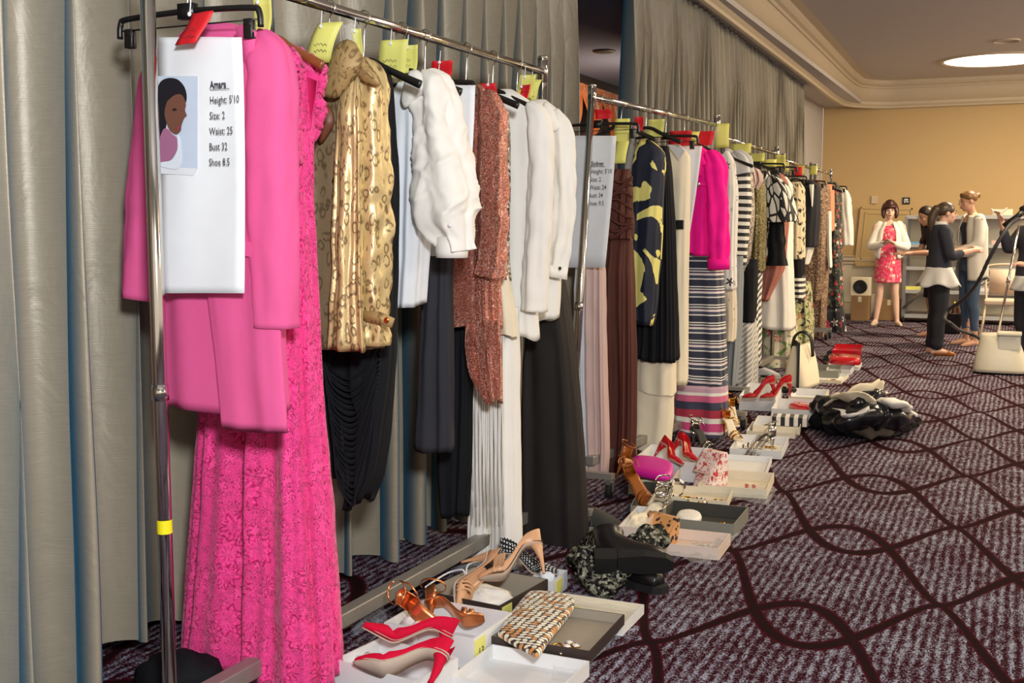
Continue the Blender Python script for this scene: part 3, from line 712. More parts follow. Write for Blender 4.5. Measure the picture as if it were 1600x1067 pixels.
# right front panel overlapping the left, hanging lower
panel('front_panel', MT['pinkwool'], t, Y, [(60, 392, 372), (200, 420, 345), (330, 430, 330), (450, 436, 325), (560, 442, 338), (677, 450, 349)], d=.018, fold=.004, nf=3, dy=-.075, seed=2, hem=.002, wr=.003)
b = M(); lap = [(368, 42), (384, 36), (399, 50), (396, 80), (384, 112), (373, 92), (374, 60)]
vs = [aty(x, y, Y-.105+.004*i) for i, (x, y) in enumerate(lap)]; n = len(vs); b.add(vs + [v + Vector((0, .008, 0)) for v in vs], [tuple(range(n-1, -1, -1)), tuple(range(n, 2*n))] + [(i, (i+1) % n, n+(i+1) % n, n+i) for i in range(n)]); b.build('lapel', MT['pinkwool'], t)
b = M(); fl = [(368, 366), (392, 380), (394, 402), (370, 398)]; vs = [aty(x, y, Y-.10) for x, y in fl]; b.add(vs + [v + Vector((0, .01, 0)) for v in vs], [(3,2,1,0), (4,5,6,7)] + [(i, (i+1) % 4, 4+(i+1) % 4, 4+i) for i in range(4)]); b.build('pocket_flap', MT['pinkwool'], t, False)
sleeve('sleeve', MT['pinkwool'], t, Y, [(398, 54, .045), (416, 82, .06), (424, 130, .070), (423, 200, .072), (424, 300, .072), (428, 400, .070), (429, 511, .066)], dy=-.05, seed=1, ry=.75, fold=.003, wr=.002)
sleeve('sleeve', MT['pinkwool'], t, Y, [(275, 75, .05), (255, 120, .07), (240, 240, .07), (230, 350, .068), (222, 466, .066)], dy=.02, seed=2, ry=.75, fold=.003, wr=.002)
Y = 2.76
hanger(Y-.02, 'wood', 'brown wooden hanger carrying the pink lace gown', width=.36, z=1.93)
t = garment('lace_gown', 'floor-length hot pink floral lace gown with scalloped hem, between the pink coat and gold jacket', 'gown', Y, z=.9)
panel('gown_body', MT['lace'], t, Y, [(84, 452, 445), (92, 478, 440), (106, 488, 435), (140, 487, 425), (220, 480, 405), (300, 478, 380), (400, 482, 360), (520, 488, 340), (620, 493, 331), (700, 500, 325), (800, 508, 318), (900, 513, 311), (1000, 518, 304), (1050, 522, 300)], d=.075, fold=.030, nf=6, seed=4, flare=.13, hem=.012, nz=70)
panel('skirt_front', MT['lace'], t, Y, [(300, 474, 424), (420, 480, 420), (560, 486, 412), (700, 494, 402), (850, 504, 396), (1000, 512, 392), (1078, 516, 388)], d=.05, fold=.018, nf=5, seed=8, dy=-.10, flare=.06, hem=.01, nz=50)
b = M(); zb = aty(300, 1040, Y).z; xl = aty(300, 1040, Y).x; xr = aty(520, 1040, Y).x
for k in range(26):
    x = xl+.01 + (xr-xl-.02)*k/25; b.ell((x, Y-.135+.05*abs(k/12.5-1)**2, zb+.004), (.017, .004, .02), 10, 6)
b.build('scalloped_edge', MT['lace'], t)
def ruff(path, r, m, t, name, n=8):
    b = M(); sp = smooth_path([tuple(p) for p in path], 10)
    pts = [(p[0]+.006*sin(i*1.9), p[1]+.008*cos(i*2.3), p[2]+.005*sin(i*2.9)) for i, p in enumerate(sp)]
    b.tube(pts, [r*(.8+.35*abs(sin(i*1.1))) for i in range(len(pts))], n); return b.build(name, m, t)
ruff([aty(x, y, Y-.05) for x, y in ((452, 82), (462, 104), (458, 140), (456, 190), (460, 260))], .022, MT['lace'], t, 'neck_ruffle')
ruff([aty(x, y, Y+.04) for x, y in ((456, 78), (478, 90), (498, 104), (503, 122), (497, 150), (500, 180), (488, 215))], .016, MT['lace'], t, 'neck_ruffle')
b = M(); vs = [aty(x, y, Y-.02+.03*(i > 2)) for i, (x, y) in enumerate([(468, 104), (497, 116), (494, 150), (482, 218), (472, 222)])]
b.add(vs, [(4,3,2,1,0)]); b.build('lining', MT['pinkwool_in'], t, solid=.003)['label'] = 'smooth plain pink lining'
note(408, 28, .06, .10, 2.66, 'y', 'beside the wooden hanger of the pink lace gown', skew=-.02)
# gold brocade jacket
Y = 3.04
hanger(Y, 'wood', 'brown wooden hanger inside the gold brocade jacket', width=.36, z=1.90)
t = garment('brocade_jacket', 'gold and brown leopard brocade jacket with a big rounded collar', 'jacket', Y, z=1.2)
panel('jacket_body', MT['brocade'], t, Y, [(84, 535, 505), (100, 560, 492), (130, 582, 480), (200, 588, 474), (350, 590, 470), (450, 588, 466), (545, 590, 466)], d=.08, fold=.010, nf=5, seed=3, hem=.005, nz=46)
panel('front_panel', MT['gold'], t, Y, [(118, 562, 536), (200, 566, 528), (330, 566, 522), (450, 566, 520), (549, 572, 514)], d=.022, fold=.008, nf=5, dy=-.10, seed=6, hem=.003, wr=.012)
sleeve('sleeve', MT['gold'], t, Y, [(562, 98, .04), (574, 130, .052), (580, 250, .058), (581, 350, .056), (580, 450, .054), (579, 538, .052)], dy=-.04, seed=1, ry=1.0, fold=.006, wr=.008)
sleeve('sleeve', MT['brocade'], t, Y, [(498, 110, .04), (484, 160, .055), (474, 300, .055), (466, 420, .055), (462, 520, .052)], dy=.02, seed=5, ry=1.0, fold=.006, wr=.006)
b = M(); p = [aty(x, y, Y-.10) for x, y in ((563, 486), (590, 487), (614, 498), (610, 512), (590, 505), (563, 500))]
b.add(p + [v + Vector((0, .012, 0)) for v in p], [(5,4,3,2,1,0), (6,7,8,9,10,11)] + [(i, (i+1) % 6, 6+(i+1) % 6, 6+i) for i in range(6)]); o = b.build('cuff_strap', MT['collar'], t)
b = M(); b.ell(aty(604, 500, Y-.108), (.009, .004, .009)); b.build('button', MT['goldmetal'], o)
# collar: a big rounded leaf falling left of centre and one folded on the right
def leaf(pts, ctr, Y_, m, t, name, bulge=.03):
    sp = smooth_path(pts + [pts[0]], 5)[:-1]; c = aty(ctr[0], ctr[1], Y_-bulge); b = M(); rings = []
    edge = [aty(x, y, Y_) for x, y in sp]
    for k in range(7):
        f = k/6; rings.append([Vector((c.x+(e.x-c.x)*f, c.y+(e.y-c.y)*f*f, c.z+(e.z-c.z)*f)) for e in edge])
    b.loft(rings); return b.build(name, m, t, solid=.006)
leaf([(543, 62), (557, 70), (567, 100), (548, 128), (527, 152), (506, 150), (503, 140), (515, 100), (530, 70)], (532, 108), Y-.12, MT['collar'], t, 'collar')
leaf([(548, 66), (566, 88), (592, 122), (593, 134), (574, 130), (556, 116), (546, 90)], (566, 104), Y-.10, MT['collar'], t, 'collar', .02)
leaf([(504, 155), (518, 170), (522, 190), (514, 208), (500, 224), (494, 200), (498, 175)], (508, 190), Y-.10, plain('rust_lining', (112, 62, 40), .5), t, 'collar_lining', .015)
for (x, y) in ((524, 280), (524, 357), (524, 440)):
    b = M(); b.ell(aty(x, y, Y-.096), (.010, .005, .010)); b.build('button', plain('dark_button', (50, 44, 36), .3) if y == 280 else bpy.data.materials['dark_button'], t)
note(506, 67, .085, .115, 2.93, 'y', 'over the collar of the gold brocade jacket', skew=-.05)
note(558, 66, .03, .08, 3.10, 'y', 'half hidden behind the gold brocade collar', skew=-.01)
plastic_drape('clear plastic cover bunched over the collar of the gold jacket', 2.98, [(540, 38), (544, 60), (548, 90), (546, 140), (532, 200)], .10)
# black fringed dress
Y = 3.24
hanger(Y, 'black', 'black plastic hanger with its end out of the black fringed dress', width=.42, z=1.93)
t = garment('fringed_dress', 'long black sleeveless dress with looped cord fringe below the gold jacket', 'dress', Y, z=.9)
panel('dress_body', MT['black'], t, Y, [(106, 606, 560), (130, 612, 540), (180, 611, 524), (250, 617, 512), (300, 620, 505), (400, 616, 500), (500, 613, 498), (560, 611, 497), (610, 606, 500), (650, 600, 540), (700, 594, 556), (750, 584, 566), (786, 566, 556)], d=.075, fold=.012, nf=7, seed=2, nz=46, pleat=(.004, 30))
panel('side_drape', MT['black'], t, Y, [(540, 530, 496), (600, 520, 500), (650, 516, 504), (700, 520, 509), (740, 528, 518)], d=.05, fold=.01, nf=6, seed=5, dy=-.05, pleat=(.004, 24))
for k in range(22):
    f = k/21; lx = 500 + 22*f*1.0; ztop = 520+7*k; rx = 600-20*f
    lo = 592 + 9.4*k; b = M(); mid = 546+6*f
    pts = smooth_path([(lx-2, ztop), (lx+3, lo-62+10*f), (lx+16-2*f, lo-18), (mid, lo), (rx-28+4*f, lo-22), (rx-8, lo-80), (rx, ztop)], 5)
    P = [aty(x, y, Y-.085-.0012*k+.012*sin(k*1.7)) for x, y in pts]; b.tube(P, .0042, 6); b.build('cord_loop', MT['black'], t)
# white blouse
Y = 3.48
hanger(Y, 'black', 'black plastic hanger poking out of the crumpled white blouse', width=.46, z=1.93)
t = garment('white_blouse', 'ivory blouse with one crumpled pushed-up sleeve, right of the gold jacket', 'blouse', Y, z=1.3)
panel('blouse_body', MT['whiteblue'], t, Y, [(126, 645, 628), (150, 666, 612), (200, 668, 600), (300, 666, 592), (400, 663, 588), (478, 657, 584)], d=.075, fold=.010, nf=5, seed=7, hem=.006)
sleeve('sleeve', MT['white'], t, Y, [(660, 112, .05), (676, 150, .075), (685, 210, .085), (692, 262, .10), (694, 300, .115), (700, 340, .105), (712, 372, .070), (716, 394, .055)], dy=-.06, seed=3, ry=.8, fold=.010, wr=.004, nf=4, crumple=.013)
leaf([(640, 112), (652, 110), (668, 124), (676, 142), (655, 150), (634, 168), (627, 158), (632, 132)], (650, 136), Y-.10, MT['white'], t, 'collar', .02)
b = M(); b.lathe([(.052, .0), (.054, -.05), (.052, -.07)], tuple(aty(706, 370, Y-.06)), 20, cap0=False, cap1=False); b.build('cuff', MT['white'], t, solid=.004)
b = M(); b.ell(aty(702, 352, Y-.14), (.006, .004, .006)); b.build('button', MT['card'], t)
note(614, 92, .10, .12, 3.36, 'y', 'beside the hanger of the ivory blouse, larger one', skew=-.03)
note(640, 92, .055, .09, 3.46, 'y', 'behind the neck of the ivory blouse, narrower one', skew=-.02)
note(632, 132, .03, .06, 3.46, 'y', 'low against the neck opening of the ivory blouse')
Y = 3.70
t = garment('charcoal_trousers', 'wide charcoal trousers hanging below the ivory blouse', 'trousers', Y, z=1.0)
panel('trouser_legs', MT['charcoal'], t, Y, [(250, 706, 676), (330, 708, 672), (430, 706, 667), (560, 707, 657), (706, 709, 648)], d=.045, fold=.008, nf=4, seed=2, hem=.004)
Y = 3.62
hanger(Y+.02, 'clip', 'black clip hanger above the white card showing 1.5', width=.40, z=1.90)
model_card('white card showing only 1.5, between the ivory blouse and rose sequin jacket', Y, [(133, 668, 742), (200, 668, 740), (300, 667, 735), (400, 666, 730)], None, None, 0)
text_mesh('text_line', '1.5', .036, MT['ink'], bpy.data.objects['model_card.001'], aty(712, 234, Y-.006), (.82, 0, 0), (0, 0, 1))
note(690, 108, .08, .055, 3.62, 'r', 'hanging above the card showing 1.5, upper one', skew=-.02)
note(688, 128, .07, .05, 3.60, 'r', 'just above the card showing 1.5, lower one', skew=-.02)
note(765, 143, .06, .06, 3.98, 'r', 'beside the shoulder of the rose sequin jacket')
Y = 3.90
hanger(Y+.06, 'black', 'broad black hanger above the rose sequin jacket', width=.44, z=1.93)
t = garment('rose_sequin_jacket', 'rose pink sequin jacket with peplum, sparkling between two white garments', 'jacket', Y, z=1.2)
panel('jacket_body', MT['rose'], t, Y, [(132, 748, 740), (142, 762, 722), (155, 770, 706), (200, 776, 690), (300, 775, 676), (390, 775, 668), (450, 778, 662), (512, 782, 658)], d=.06, fold=.012, nf=7, seed=4, hem=.006, pleat=(.006, 22))
sleeve('sleeve', MT['rose'], t, Y, [(758, 142, .035), (768, 175, .05), (770, 260, .053), (770, 340, .053), (768, 400, .053), (764, 432, .055)], dy=-.05, seed=6, ry=.9, fold=.005, wr=.006)
panel('trailing_sash', MT['rose'], t, Y, [(500, 780, 728), (540, 783, 728), (580, 783, 734), (605, 783, 746), (628, 782, 764)], d=.035, fold=.012, nf=6, seed=9, dy=-.03)
Y = 4.03
t = garment('paillette_top', 'narrow top of pearl and bronze paillettes beside the rose sequin jacket', 'top', Y, z=1.2)
panel('top_body', MT['pailette'], t, Y, [(172, 794, 745), (200, 795, 735), (300, 793, 725), (400, 792, 722), (438, 796, 720)], d=.045, fold=.008, nf=5, seed=3)
panel('nude_underskirt', MT['cream'], t, Y, [(430, 794, 724), (500, 804, 722), (528, 806, 722)], d=.04, fold=.008, nf=5, seed=3)
Y = 4.22
hanger(Y-.03, 'black', 'black hanger inside the nearer of the two white jackets', width=.42, z=1.93)
t = garment('white_jacket', 'smooth white long-sleeved jacket right of the paillette top', 'jacket', Y, z=1.2)
panel('jacket_body', MT['white'], t, Y, [(140, 796, 784), (152, 822, 770), (166, 838, 750), (200, 840, 742), (300, 838, 738), (400, 836, 734), (486, 838, 730), (527, 842, 728)], d=.06, fold=.006, nf=4, seed=5)
sleeve('sleeve', MT['white'], t, Y, [(826, 160, .035), (842, 190, .050), (846, 260, .052), (843, 340, .053), (838, 420, .054), (835, 486, .055)], dy=-.05, seed=2, ry=.85, fold=.003)
Y = 4.42
hanger(Y, 'black', 'black hanger inside the farther of the two white jackets', width=.42, z=1.92)
t = garment('white_shirt', 'white shirt with a dark cufflink, last white garment before the rack post', 'shirt', Y, z=1.2)
panel('shirt_body', MT['white'], t, Y, [(156, 850, 836), (166, 868, 820), (184, 880, 806), (220, 883, 798), (300, 880, 792), (400, 876, 788), (500, 872, 784)], d=.055, fold=.006, nf=4, seed=8)
o = sleeve('sleeve', MT['white'], t, Y, [(866, 172, .03), (878, 205, .046), (882, 270, .049), (880, 340, .048), (874, 400, .046), (868, 432, .048)], dy=-.05, seed=4, ry=.85, fold=.004, cuff=(MT['white'], .05))
b = M(); b.ell(aty(875, 419, Y-.115), (.007, .005, .007)); b.build('cufflink', MT['blackplastic'], t)
leaf([(850, 160), (858, 162), (868, 180), (874, 200), (860, 205), (852, 185)], (860, 182), Y-.09, MT['white'], t, 'collar', .012)
for (x, y, Y_, wd, where, c) in ((822, 135, 4.32, .07, 'left of the rack post above the white jackets, larger one', 'y'), (833, 142, 4.48, .05, 'close to the rack post above the white shirt', 'y'), (817, 150, 4.30, .04, 'under the yellow tags near the rack post', 'r')):
    note(x, y, wd, .09, Y_, c, where, skew=-.03)
Y = 4.12
t = garment('white_fringed_trousers', 'long white trousers under a fringed overskirt, hems just above the shoe boxes', 'trousers', Y, z=.3)
for (a, c, z1, sd) in (((733, 768), 0, 874, 1), ((772, 813), -.02, 888, 4)):
    panel('trouser_leg', MT['white'], t, Y, [(480, a[1]-3, a[0]+6), (600, a[1]-3, a[0]+5), (750, a[1]-2, a[0]+2), (z1, a[1], a[0])], d=.05, fold=.008, nf=4, seed=sd, dy=c, X0=0, hem=.003)
for k in range(72):
    x = 723 + 66*((k*.618) % 1); b = M(); y1 = 800+18*sin(k*2.1)+ (8 if x > 740 else -18); ww = .0035
    P = [aty(x+(k % 5-2)*.25*i, 520+(y1-520)*i/5, Y-.085-.008*(k % 3)) for i in range(6)]
    b.tube([(p.x+.003*sin(k+i), p.y, p.z) for i, p in enumerate(P)], [ww, ww, ww, ww, ww*.8, ww*.3], 5); b.build('fringe_strand', MT['white'], t)
Y = 4.56
t = garment('black_wide_trousers', 'wide black-brown evening trousers below the white shirt, reaching the polka dot box', 'trousers', Y, z=.3)
panel('trouser_legs', MT['blacktwill'], t, Y, [(400, 872, 838), (480, 886, 832), (560, 897, 822), (640, 905, 818), (760, 914, 816), (882, 920, 818)], d=.09, fold=.012, nf=4, seed=3, hem=.006, X0=0)
Y = 3.98
t = garment('black_skirt', 'long dark skirt hanging by the curtain, behind the white fringed trousers', 'skirt', Y, z=.4)
panel('skirt_body', MT['black'], t, Y, [(400, 735, 700), (600, 735, 688), (740, 732, 684), (806, 728, 690)], d=.05, fold=.008, nf=5, seed=3, X0=0)
# ---- second rack -------------------------------------------------------------------------------
def simple(name, label, cat, Y, parts, group=None, z=1.2):
    """parts: list of ('panel'|'sleeve', part name, material, geometry, keyword args)"""
    t = garment(name, label, cat, Y, group, z)
    for kind, pn, m, geo, kw in parts:
        (panel if kind == 'panel' else sleeve)(pn, MT[m] if isinstance(m, str) else m, t, Y, geo, **kw)
    return t
hanger(5.80, 'clip', 'black clip hanger holding the Sydney card on the second rack', width=.46, z=1.93)
model_card('white card reading Sydney, clipped at the near end of the second rack', 5.70,
    [(212, 893, 963), (300, 890, 957), (418, 880, 946)], ['Sydney', "Height: 5'10", 'Size: 2', 'Waist: 24', 'Bust: 34', 'Shoe: 9.5'], (924, 259, 12.4, -1.1), .034)
note(942, 178, .09, .05, 5.74, 'r', 'above the Sydney card')
for k, (px, py, wd, hh, Y_, c, wh) in enumerate(((972, 206, .08, .14, 5.95, 'y', 'right of the Sydney card, wide upper one'), (970, 238, .075, .12, 5.93, 'y', 'below the wide yellow one beside the Sydney card'), (998, 194, .05, .08, 6.15, 'r', 'between the yellow tags over the second rack'),
        (1024, 200, .10, .10, 6.45, 'y', 'above the navy and yellow printed dress'), (1062, 216, .14, .09, 6.75, 'r', 'above the card showing 9'), (1100, 216, .12, .09, 7.1, 'r', 'above the hot pink jacket'), (1084, 216, .06, .08, 6.95, 'y', 'between the two red tags of the second rack'))):
    note(px, py, wd, hh, Y_, c, wh, skew=-.015)
hanger(6.10, 'black', 'black shoulder hanger above the brown ruched gown', width=.40, z=1.95)
hanger(6.75, 'clip', 'black clip hanger holding the card showing 9', width=.40, z=1.93)
hanger(6.45, 'black', 'dark hanger above the navy and yellow dress', width=.42, z=1.96, hook='w')
hanger(7.05, 'black', 'dark hanger inside the hot pink jacket', width=.40, z=1.93)
plastic_drape('clear plastic cover hanging beside the ruched brown gown', 6.05, [(990, 196), (986, 220), (980, 262), (978, 300)], .08)
plastic_drape('clear plastic bunched at the far end of the second rack', 7.55, [(1120, 196), (1112, 214), (1106, 232), (1116, 250)], .12)
simple('blush_slip_gown', 'pale blush floor-length slip gown below the Sydney card', 'gown', 5.84, [('panel', 'gown_body', 'blush', [(330, 928, 900), (420, 944, 912), (500, 944, 910), (600, 946, 908), (700, 949, 912), (795, 944, 918)], dict(d=.05, fold=.014, nf=6, X0=0, seed=3)),
    ('panel', 'satin_layer', 'whiteblue', [(400, 916, 900), (560, 916, 896), (700, 918, 898), (790, 930, 908)], dict(d=.03, fold=.008, nf=5, X0=0, dy=-.03, seed=5))], z=.2)
t = simple('ruched_gown', 'brown chiffon gown with ruched top, right of the Sydney card', 'gown', 6.05, [('panel', 'ruched_bodice', 'brown', [(264, 985, 960), (300, 988, 952), (340, 988, 948), (372, 989, 946)], dict(d=.06, fold=.010, nf=9, X0=0, wr=.03)),
    ('panel', 'skirt', 'brown', [(368, 988, 948), (450, 991, 944), (560, 991, 940), (660, 990, 940), (760, 986, 938), (812, 972, 936)], dict(d=.075, fold=.016, nf=9, X0=0, pleat=(.012, 16), hem=.03))], z=.2)
for k in range(9):
    b = M(); P = [aty(952+u*36, 276+k*11+9*sin(u*3.1+k), 6.05-.075) for u in [i/8 for i in range(9)]]; b.tube(P, .008, 7); b.build('gathered_fold', MT['brown'], t)
t = simple('print_dress', 'navy and yellow brushstroke print dress beside the brown gown', 'dress', 6.32, [('panel', 'dress_body', 'navyyellow', [(218, 1014, 1002), (228, 1032, 996), (242, 1040, 990), (300, 1036, 986), (400, 1032, 982), (470, 1026, 984), (506, 1022, 990)], dict(d=.06, fold=.008, nf=4, X0=0))])
simple('pleated_dress', 'sheer black pleated dress with flared hem, between the print dress and cream vest', 'dress', 6.52, [('panel', 'pleated_skirt', 'black', [(228, 1044, 1030), (260, 1048, 1020), (340, 1052, 1008), (430, 1055, 1000), (500, 1057, 996), (563, 1058, 992)], dict(d=.07, fold=.006, nf=6, X0=0, pleat=(.022, 20), flare=.12, nz=50)),
    ('panel', 'cream_slip', 'cream', [(540, 1054, 1000), (600, 1055, 996), (616, 1055, 996)], dict(d=.07, fold=.006, nf=4, X0=0)), ('panel', 'cream_underskirt', 'cream', [(600, 1053, 993), (660, 1051, 987), (706, 1047, 983)], dict(d=.06, fold=.006, nf=4, X0=0))], z=.5)
Y = 6.72
t = simple('cream_vest', 'long cream sleeveless vest with one dark button, left of the card showing 9', 'vest', 6.70, [('panel', 'vest_body', 'cream', [(226, 1060, 1044), (240, 1078, 1038), (300, 1078, 1036), (400, 1076, 1034), (600, 1074, 1034)], dict(d=.04, fold=.005, nf=4, X0=0))])
b = M(); p = aty(1062, 351, 6.66-.055); b.box(p, (.05, .012, .055)); b.build('button', MT['blackplastic'], t, False, bevel=.004)
b = M(); vs = [aty(x, y, 6.60) for x, y in ((1043, 226), (1060, 250), (1070, 236), (1062, 226))]; b.add(vs + [v+Vector((0, .01, 0)) for v in vs], [(3,2,1,0), (4,5,6,7), (0,1,5,4), (1,2,6,5), (2,3,7,6), (3,0,4,7)]); b.build('lapel', MT['greywhite'], t, False)
model_card('white card showing only 9, left of the hot pink jacket', 6.80, [(228, 1062, 1097), (300, 1061, 1088), (402, 1057, 1072)], None, None, 0)
text_mesh('text_line', '9', .05, MT['ink'], bpy.data.objects['model_card.003'], aty(1070, 283, 6.79), (.8, 0, 0), (0, 0, 1))
t = simple('denim_jacket', 'hot pink denim jacket with a metal button, on the second rack', 'jacket', 7.02, [('panel', 'jacket_body', 'hotpink', [(228, 1094, 1080), (236, 1108, 1072), (250, 1118, 1068), (300, 1118, 1070), (360, 1117, 1070), (398, 1116, 1072)], dict(d=.08, fold=.006, nf=4, X0=0)),
    ('sleeve', 'sleeve', 'hotpink', [(1106, 236, .045), (1117, 258, .068), (1119, 300, .07), (1121, 350, .068), (1123, 400, .062), (1123, 421, .062)], dict(dy=-.05, fold=.006))])
for (x, y, w_, h) in ((1096, 288, .12, .02), (1094, 262, .02, .10)):
    b = M(); p = aty(x, y, 6.925); b.box(p, (w_, .012, h)); b.build('stitched_band', MT['hotpink'], t, False, bevel=.003)
b = M(); p = aty(1091, 288, 6.91); b.lathe([(.002, 0), (.014, .001), (.014, .006), (.003, .008)], p, 14, rot=Matrix.Rotation(pi/2, 3, 'X')); b.build('button', MT['silver'], t)
b = M(); p = aty(1086, 244, 6.92); leaf([(1066, 232), (1082, 230), (1098, 244), (1102, 258), (1086, 256), (1074, 246)], (1084, 244), 6.93, MT['hotpink'], t, 'collar', .015)
b = M(); p = aty(1123, 412, 6.97); o = M(); o.lathe([(.066, -.03), (.067, .03)], p, 20, cap0=False, cap1=False); o.build('cuff', MT['hotpink'], t, solid=.005)
t = simple('maxi_dress', 'long striped maxi dress in navy, white and pink below the hot pink jacket', 'dress', 7.14, [('panel', 'dress_body', 'maxi', [(380, 1128, 1070), (450, 1130, 1066), (520, 1132, 1062), (600, 1134, 1058)], dict(d=.10, fold=.010, nf=5, X0=0, nz=40)),
    ('panel', 'dress_hem', 'maxihem', [(594, 1135, 1058), (640, 1136, 1055), (681, 1134, 1052)], dict(d=.11, fold=.010, nf=5, X0=0, hem=.012))], z=.5)
# ---- third rack --------------------------------------------------------------------------------
for (Y_, lab) in ((8.82, 'black hanger above the star print top'), (9.15, 'black hanger above the beige sequin dress'), (9.85, 'black hanger above the olive sequin dress'), (10.15, 'black clip hanger above the net print blouse'), (10.8, 'black clip hanger at the end of the third rack')):
    hanger(Y_, 'clip' if 'clip' in lab else 'black', lab, width=.46, z=1.93)
for (px, py, wd, hh, Y_, c, wh) in ((1158, 232, .16, .08, 9.1, 'y', 'wide one above the beige sequin dress'), (1182, 246, .14, .07, 9.9, 'y', 'above the olive sequin dress'), (1203, 255, .12, .07, 10.5, 'y', 'above the net print blouse'), (1219, 252, .10, .12, 10.9, 'y', 'pale tall one at the end post of the third rack'), (1128, 212, .10, .16, 7.62, 'y', 'pale tall one at the end of the second rack')):
    note(px, py, wd, hh, Y_, c, wh)
simple('star_print_top', 'white top with black star shapes right of the hot pink jacket', 'top', 8.80, [('panel', 'top_body', 'stars', [(236, 1138, 1126), (252, 1148, 1120), (300, 1152, 1114), (400, 1150, 1108), (452, 1150, 1106)], dict(d=.07, fold=.012, nf=5, X0=0)),
    ('panel', 'cream_underskirt', 'creamprint', [(448, 1150, 1112), (500, 1150, 1112), (532, 1148, 1112)], dict(d=.06, fold=.01, nf=5, X0=0))])
t = simple('striped_sleeve_sweater', 'pale grey sweater with black and white striped sleeves', 'sweater', 9.04, [('panel', 'sweater_body', 'greywhite', [(232, 1138, 1126), (240, 1152, 1116), (256, 1162, 1110), (300, 1160, 1108), (400, 1154, 1106)], dict(d=.08, fold=.008, nf=4, X0=0)),
    ('sleeve', 'shoulder', 'greywhite', [(1146, 237, .05), (1157, 250, .075), (1161, 272, .075)], dict(dy=-.05)), ('sleeve', 'sleeve', 'bw', [(1160, 262, .08), (1160, 300, .076), (1157, 350, .072), (1153, 416, .066)], dict(dy=-.055, fold=.002))])
simple('grey_gown', 'long plain grey gown behind the diagonal striped skirt', 'gown', 8.95, [('panel', 'gown_body', 'greydress', [(400, 1162, 1136), (500, 1158, 1140), (604, 1150, 1136)], dict(d=.08, fold=.012, nf=5, X0=0))])
simple('beige_sequin_dress', 'speckled beige and grey sequin top, third garment of the third rack', 'top', 9.35, [('panel', 'top_body', 'beigeseq', [(262, 1166, 1146), (272, 1176, 1140), (340, 1178, 1136), (400, 1172, 1134), (424, 1164, 1134)], dict(d=.09, fold=.01, nf=5, X0=0))])
simple('diagonal_skirt', 'long pale grey skirt with faint diagonal stripes', 'skirt', 9.45, [('panel', 'black_top_layer', 'black', [(405, 1184, 1148), (450, 1183, 1150), (502, 1180, 1150)], dict(d=.09, fold=.006, nf=4, X0=0, dy=-.02)), ('panel', 'skirt_body', 'diag', [(496, 1181, 1142), (550, 1182, 1138), (607, 1182, 1136)], dict(d=.13, fold=.012, nf=5, X0=0)),
    ('panel', 'striped_side', 'bwfine', [(410, 1166, 1150), (460, 1162, 1146), (500, 1158, 1144)], dict(d=.05, fold=.004, nf=4, X0=0, dy=-.08))])
simple('olive_sequin_dress', 'olive gold sequin dress with a pale ruffle at the neck', 'dress', 9.85, [('panel', 'dress_body', 'oliveseq', [(270, 1184, 1168), (282, 1194, 1162), (350, 1196, 1158), (424, 1194, 1158)], dict(d=.12, fold=.014, nf=5, X0=0)),
    ('panel', 'neck_ruffle', 'blush', [(258, 1180, 1172), (270, 1188, 1166), (284, 1190, 1170), (294, 1183, 1172)], dict(d=.06, fold=.02, nf=8, X0=0, dy=-.12))])
simple('striped_long_skirt', 'long skirt with narrow black and white slanted stripes', 'skirt', 9.95, [('panel', 'skirt_body', 'bwfine', [(415, 1192, 1160), (470, 1188, 1160), (520, 1188, 1160), (572, 1187, 1160)], dict(d=.10, fold=.01, nf=4, X0=0))])
simple('net_print_blouse', 'black and white net print blouse with a wide elbow sleeve', 'blouse', 10.3, [('panel', 'blouse_body', 'net', [(268, 1202, 1188), (280, 1206, 1182), (345, 1205, 1180), (400, 1200, 1178)], dict(d=.10, fold=.01, nf=4, X0=0)),
    ('sleeve', 'sleeve', 'net', [(1204, 274, .06), (1212, 296, .11), (1218, 322, .13), (1219, 347, .155)], dict(dy=-.10, fold=.01)), ('sleeve', 'black_undersleeve', 'black', [(1213, 340, .09), (1213, 375, .075), (1214, 400, .075), (1214, 415, .10)], dict(dy=-.06))])
simple('black_jacket', 'narrow black jacket edge behind the net print blouse', 'jacket', 10.5, [('panel', 'jacket_body', 'black', [(268, 1216, 1194), (290, 1222, 1190), (345, 1224, 1188)], dict(d=.06, fold=.01, nf=4, X0=0))])
simple('dusty_pink_top', 'dusty pink glittering top just right of the net print blouse', 'top', 10.68, [('panel', 'top_body', 'dustypink', [(272, 1222, 1200), (284, 1232, 1196), (340, 1233, 1194), (420, 1226, 1192), (470, 1200, 1188)], dict(d=.05, fold=.01, nf=4, X0=0))])
simple('white_midi_dress', 'plain white flared midi dress above the cream floral skirt', 'dress', 11.02, [('panel', 'dress_body', 'white', [(276, 1228, 1208), (288, 1238, 1202), (340, 1238, 1200), (400, 1238, 1198), (514, 1241, 1186)], dict(d=.10, fold=.014, nf=5, X0=0, flare=.15))])
simple('cream_floral_skirt', 'long cream skirt with green branches and pink flowers', 'skirt', 11.25, [('panel', 'skirt_body', 'floralcream', [(440, 1236, 1194), (512, 1242, 1188), (560, 1246, 1186), (590, 1248, 1186)], dict(d=.16, fold=.022, nf=6, X0=0, hem=.02))])
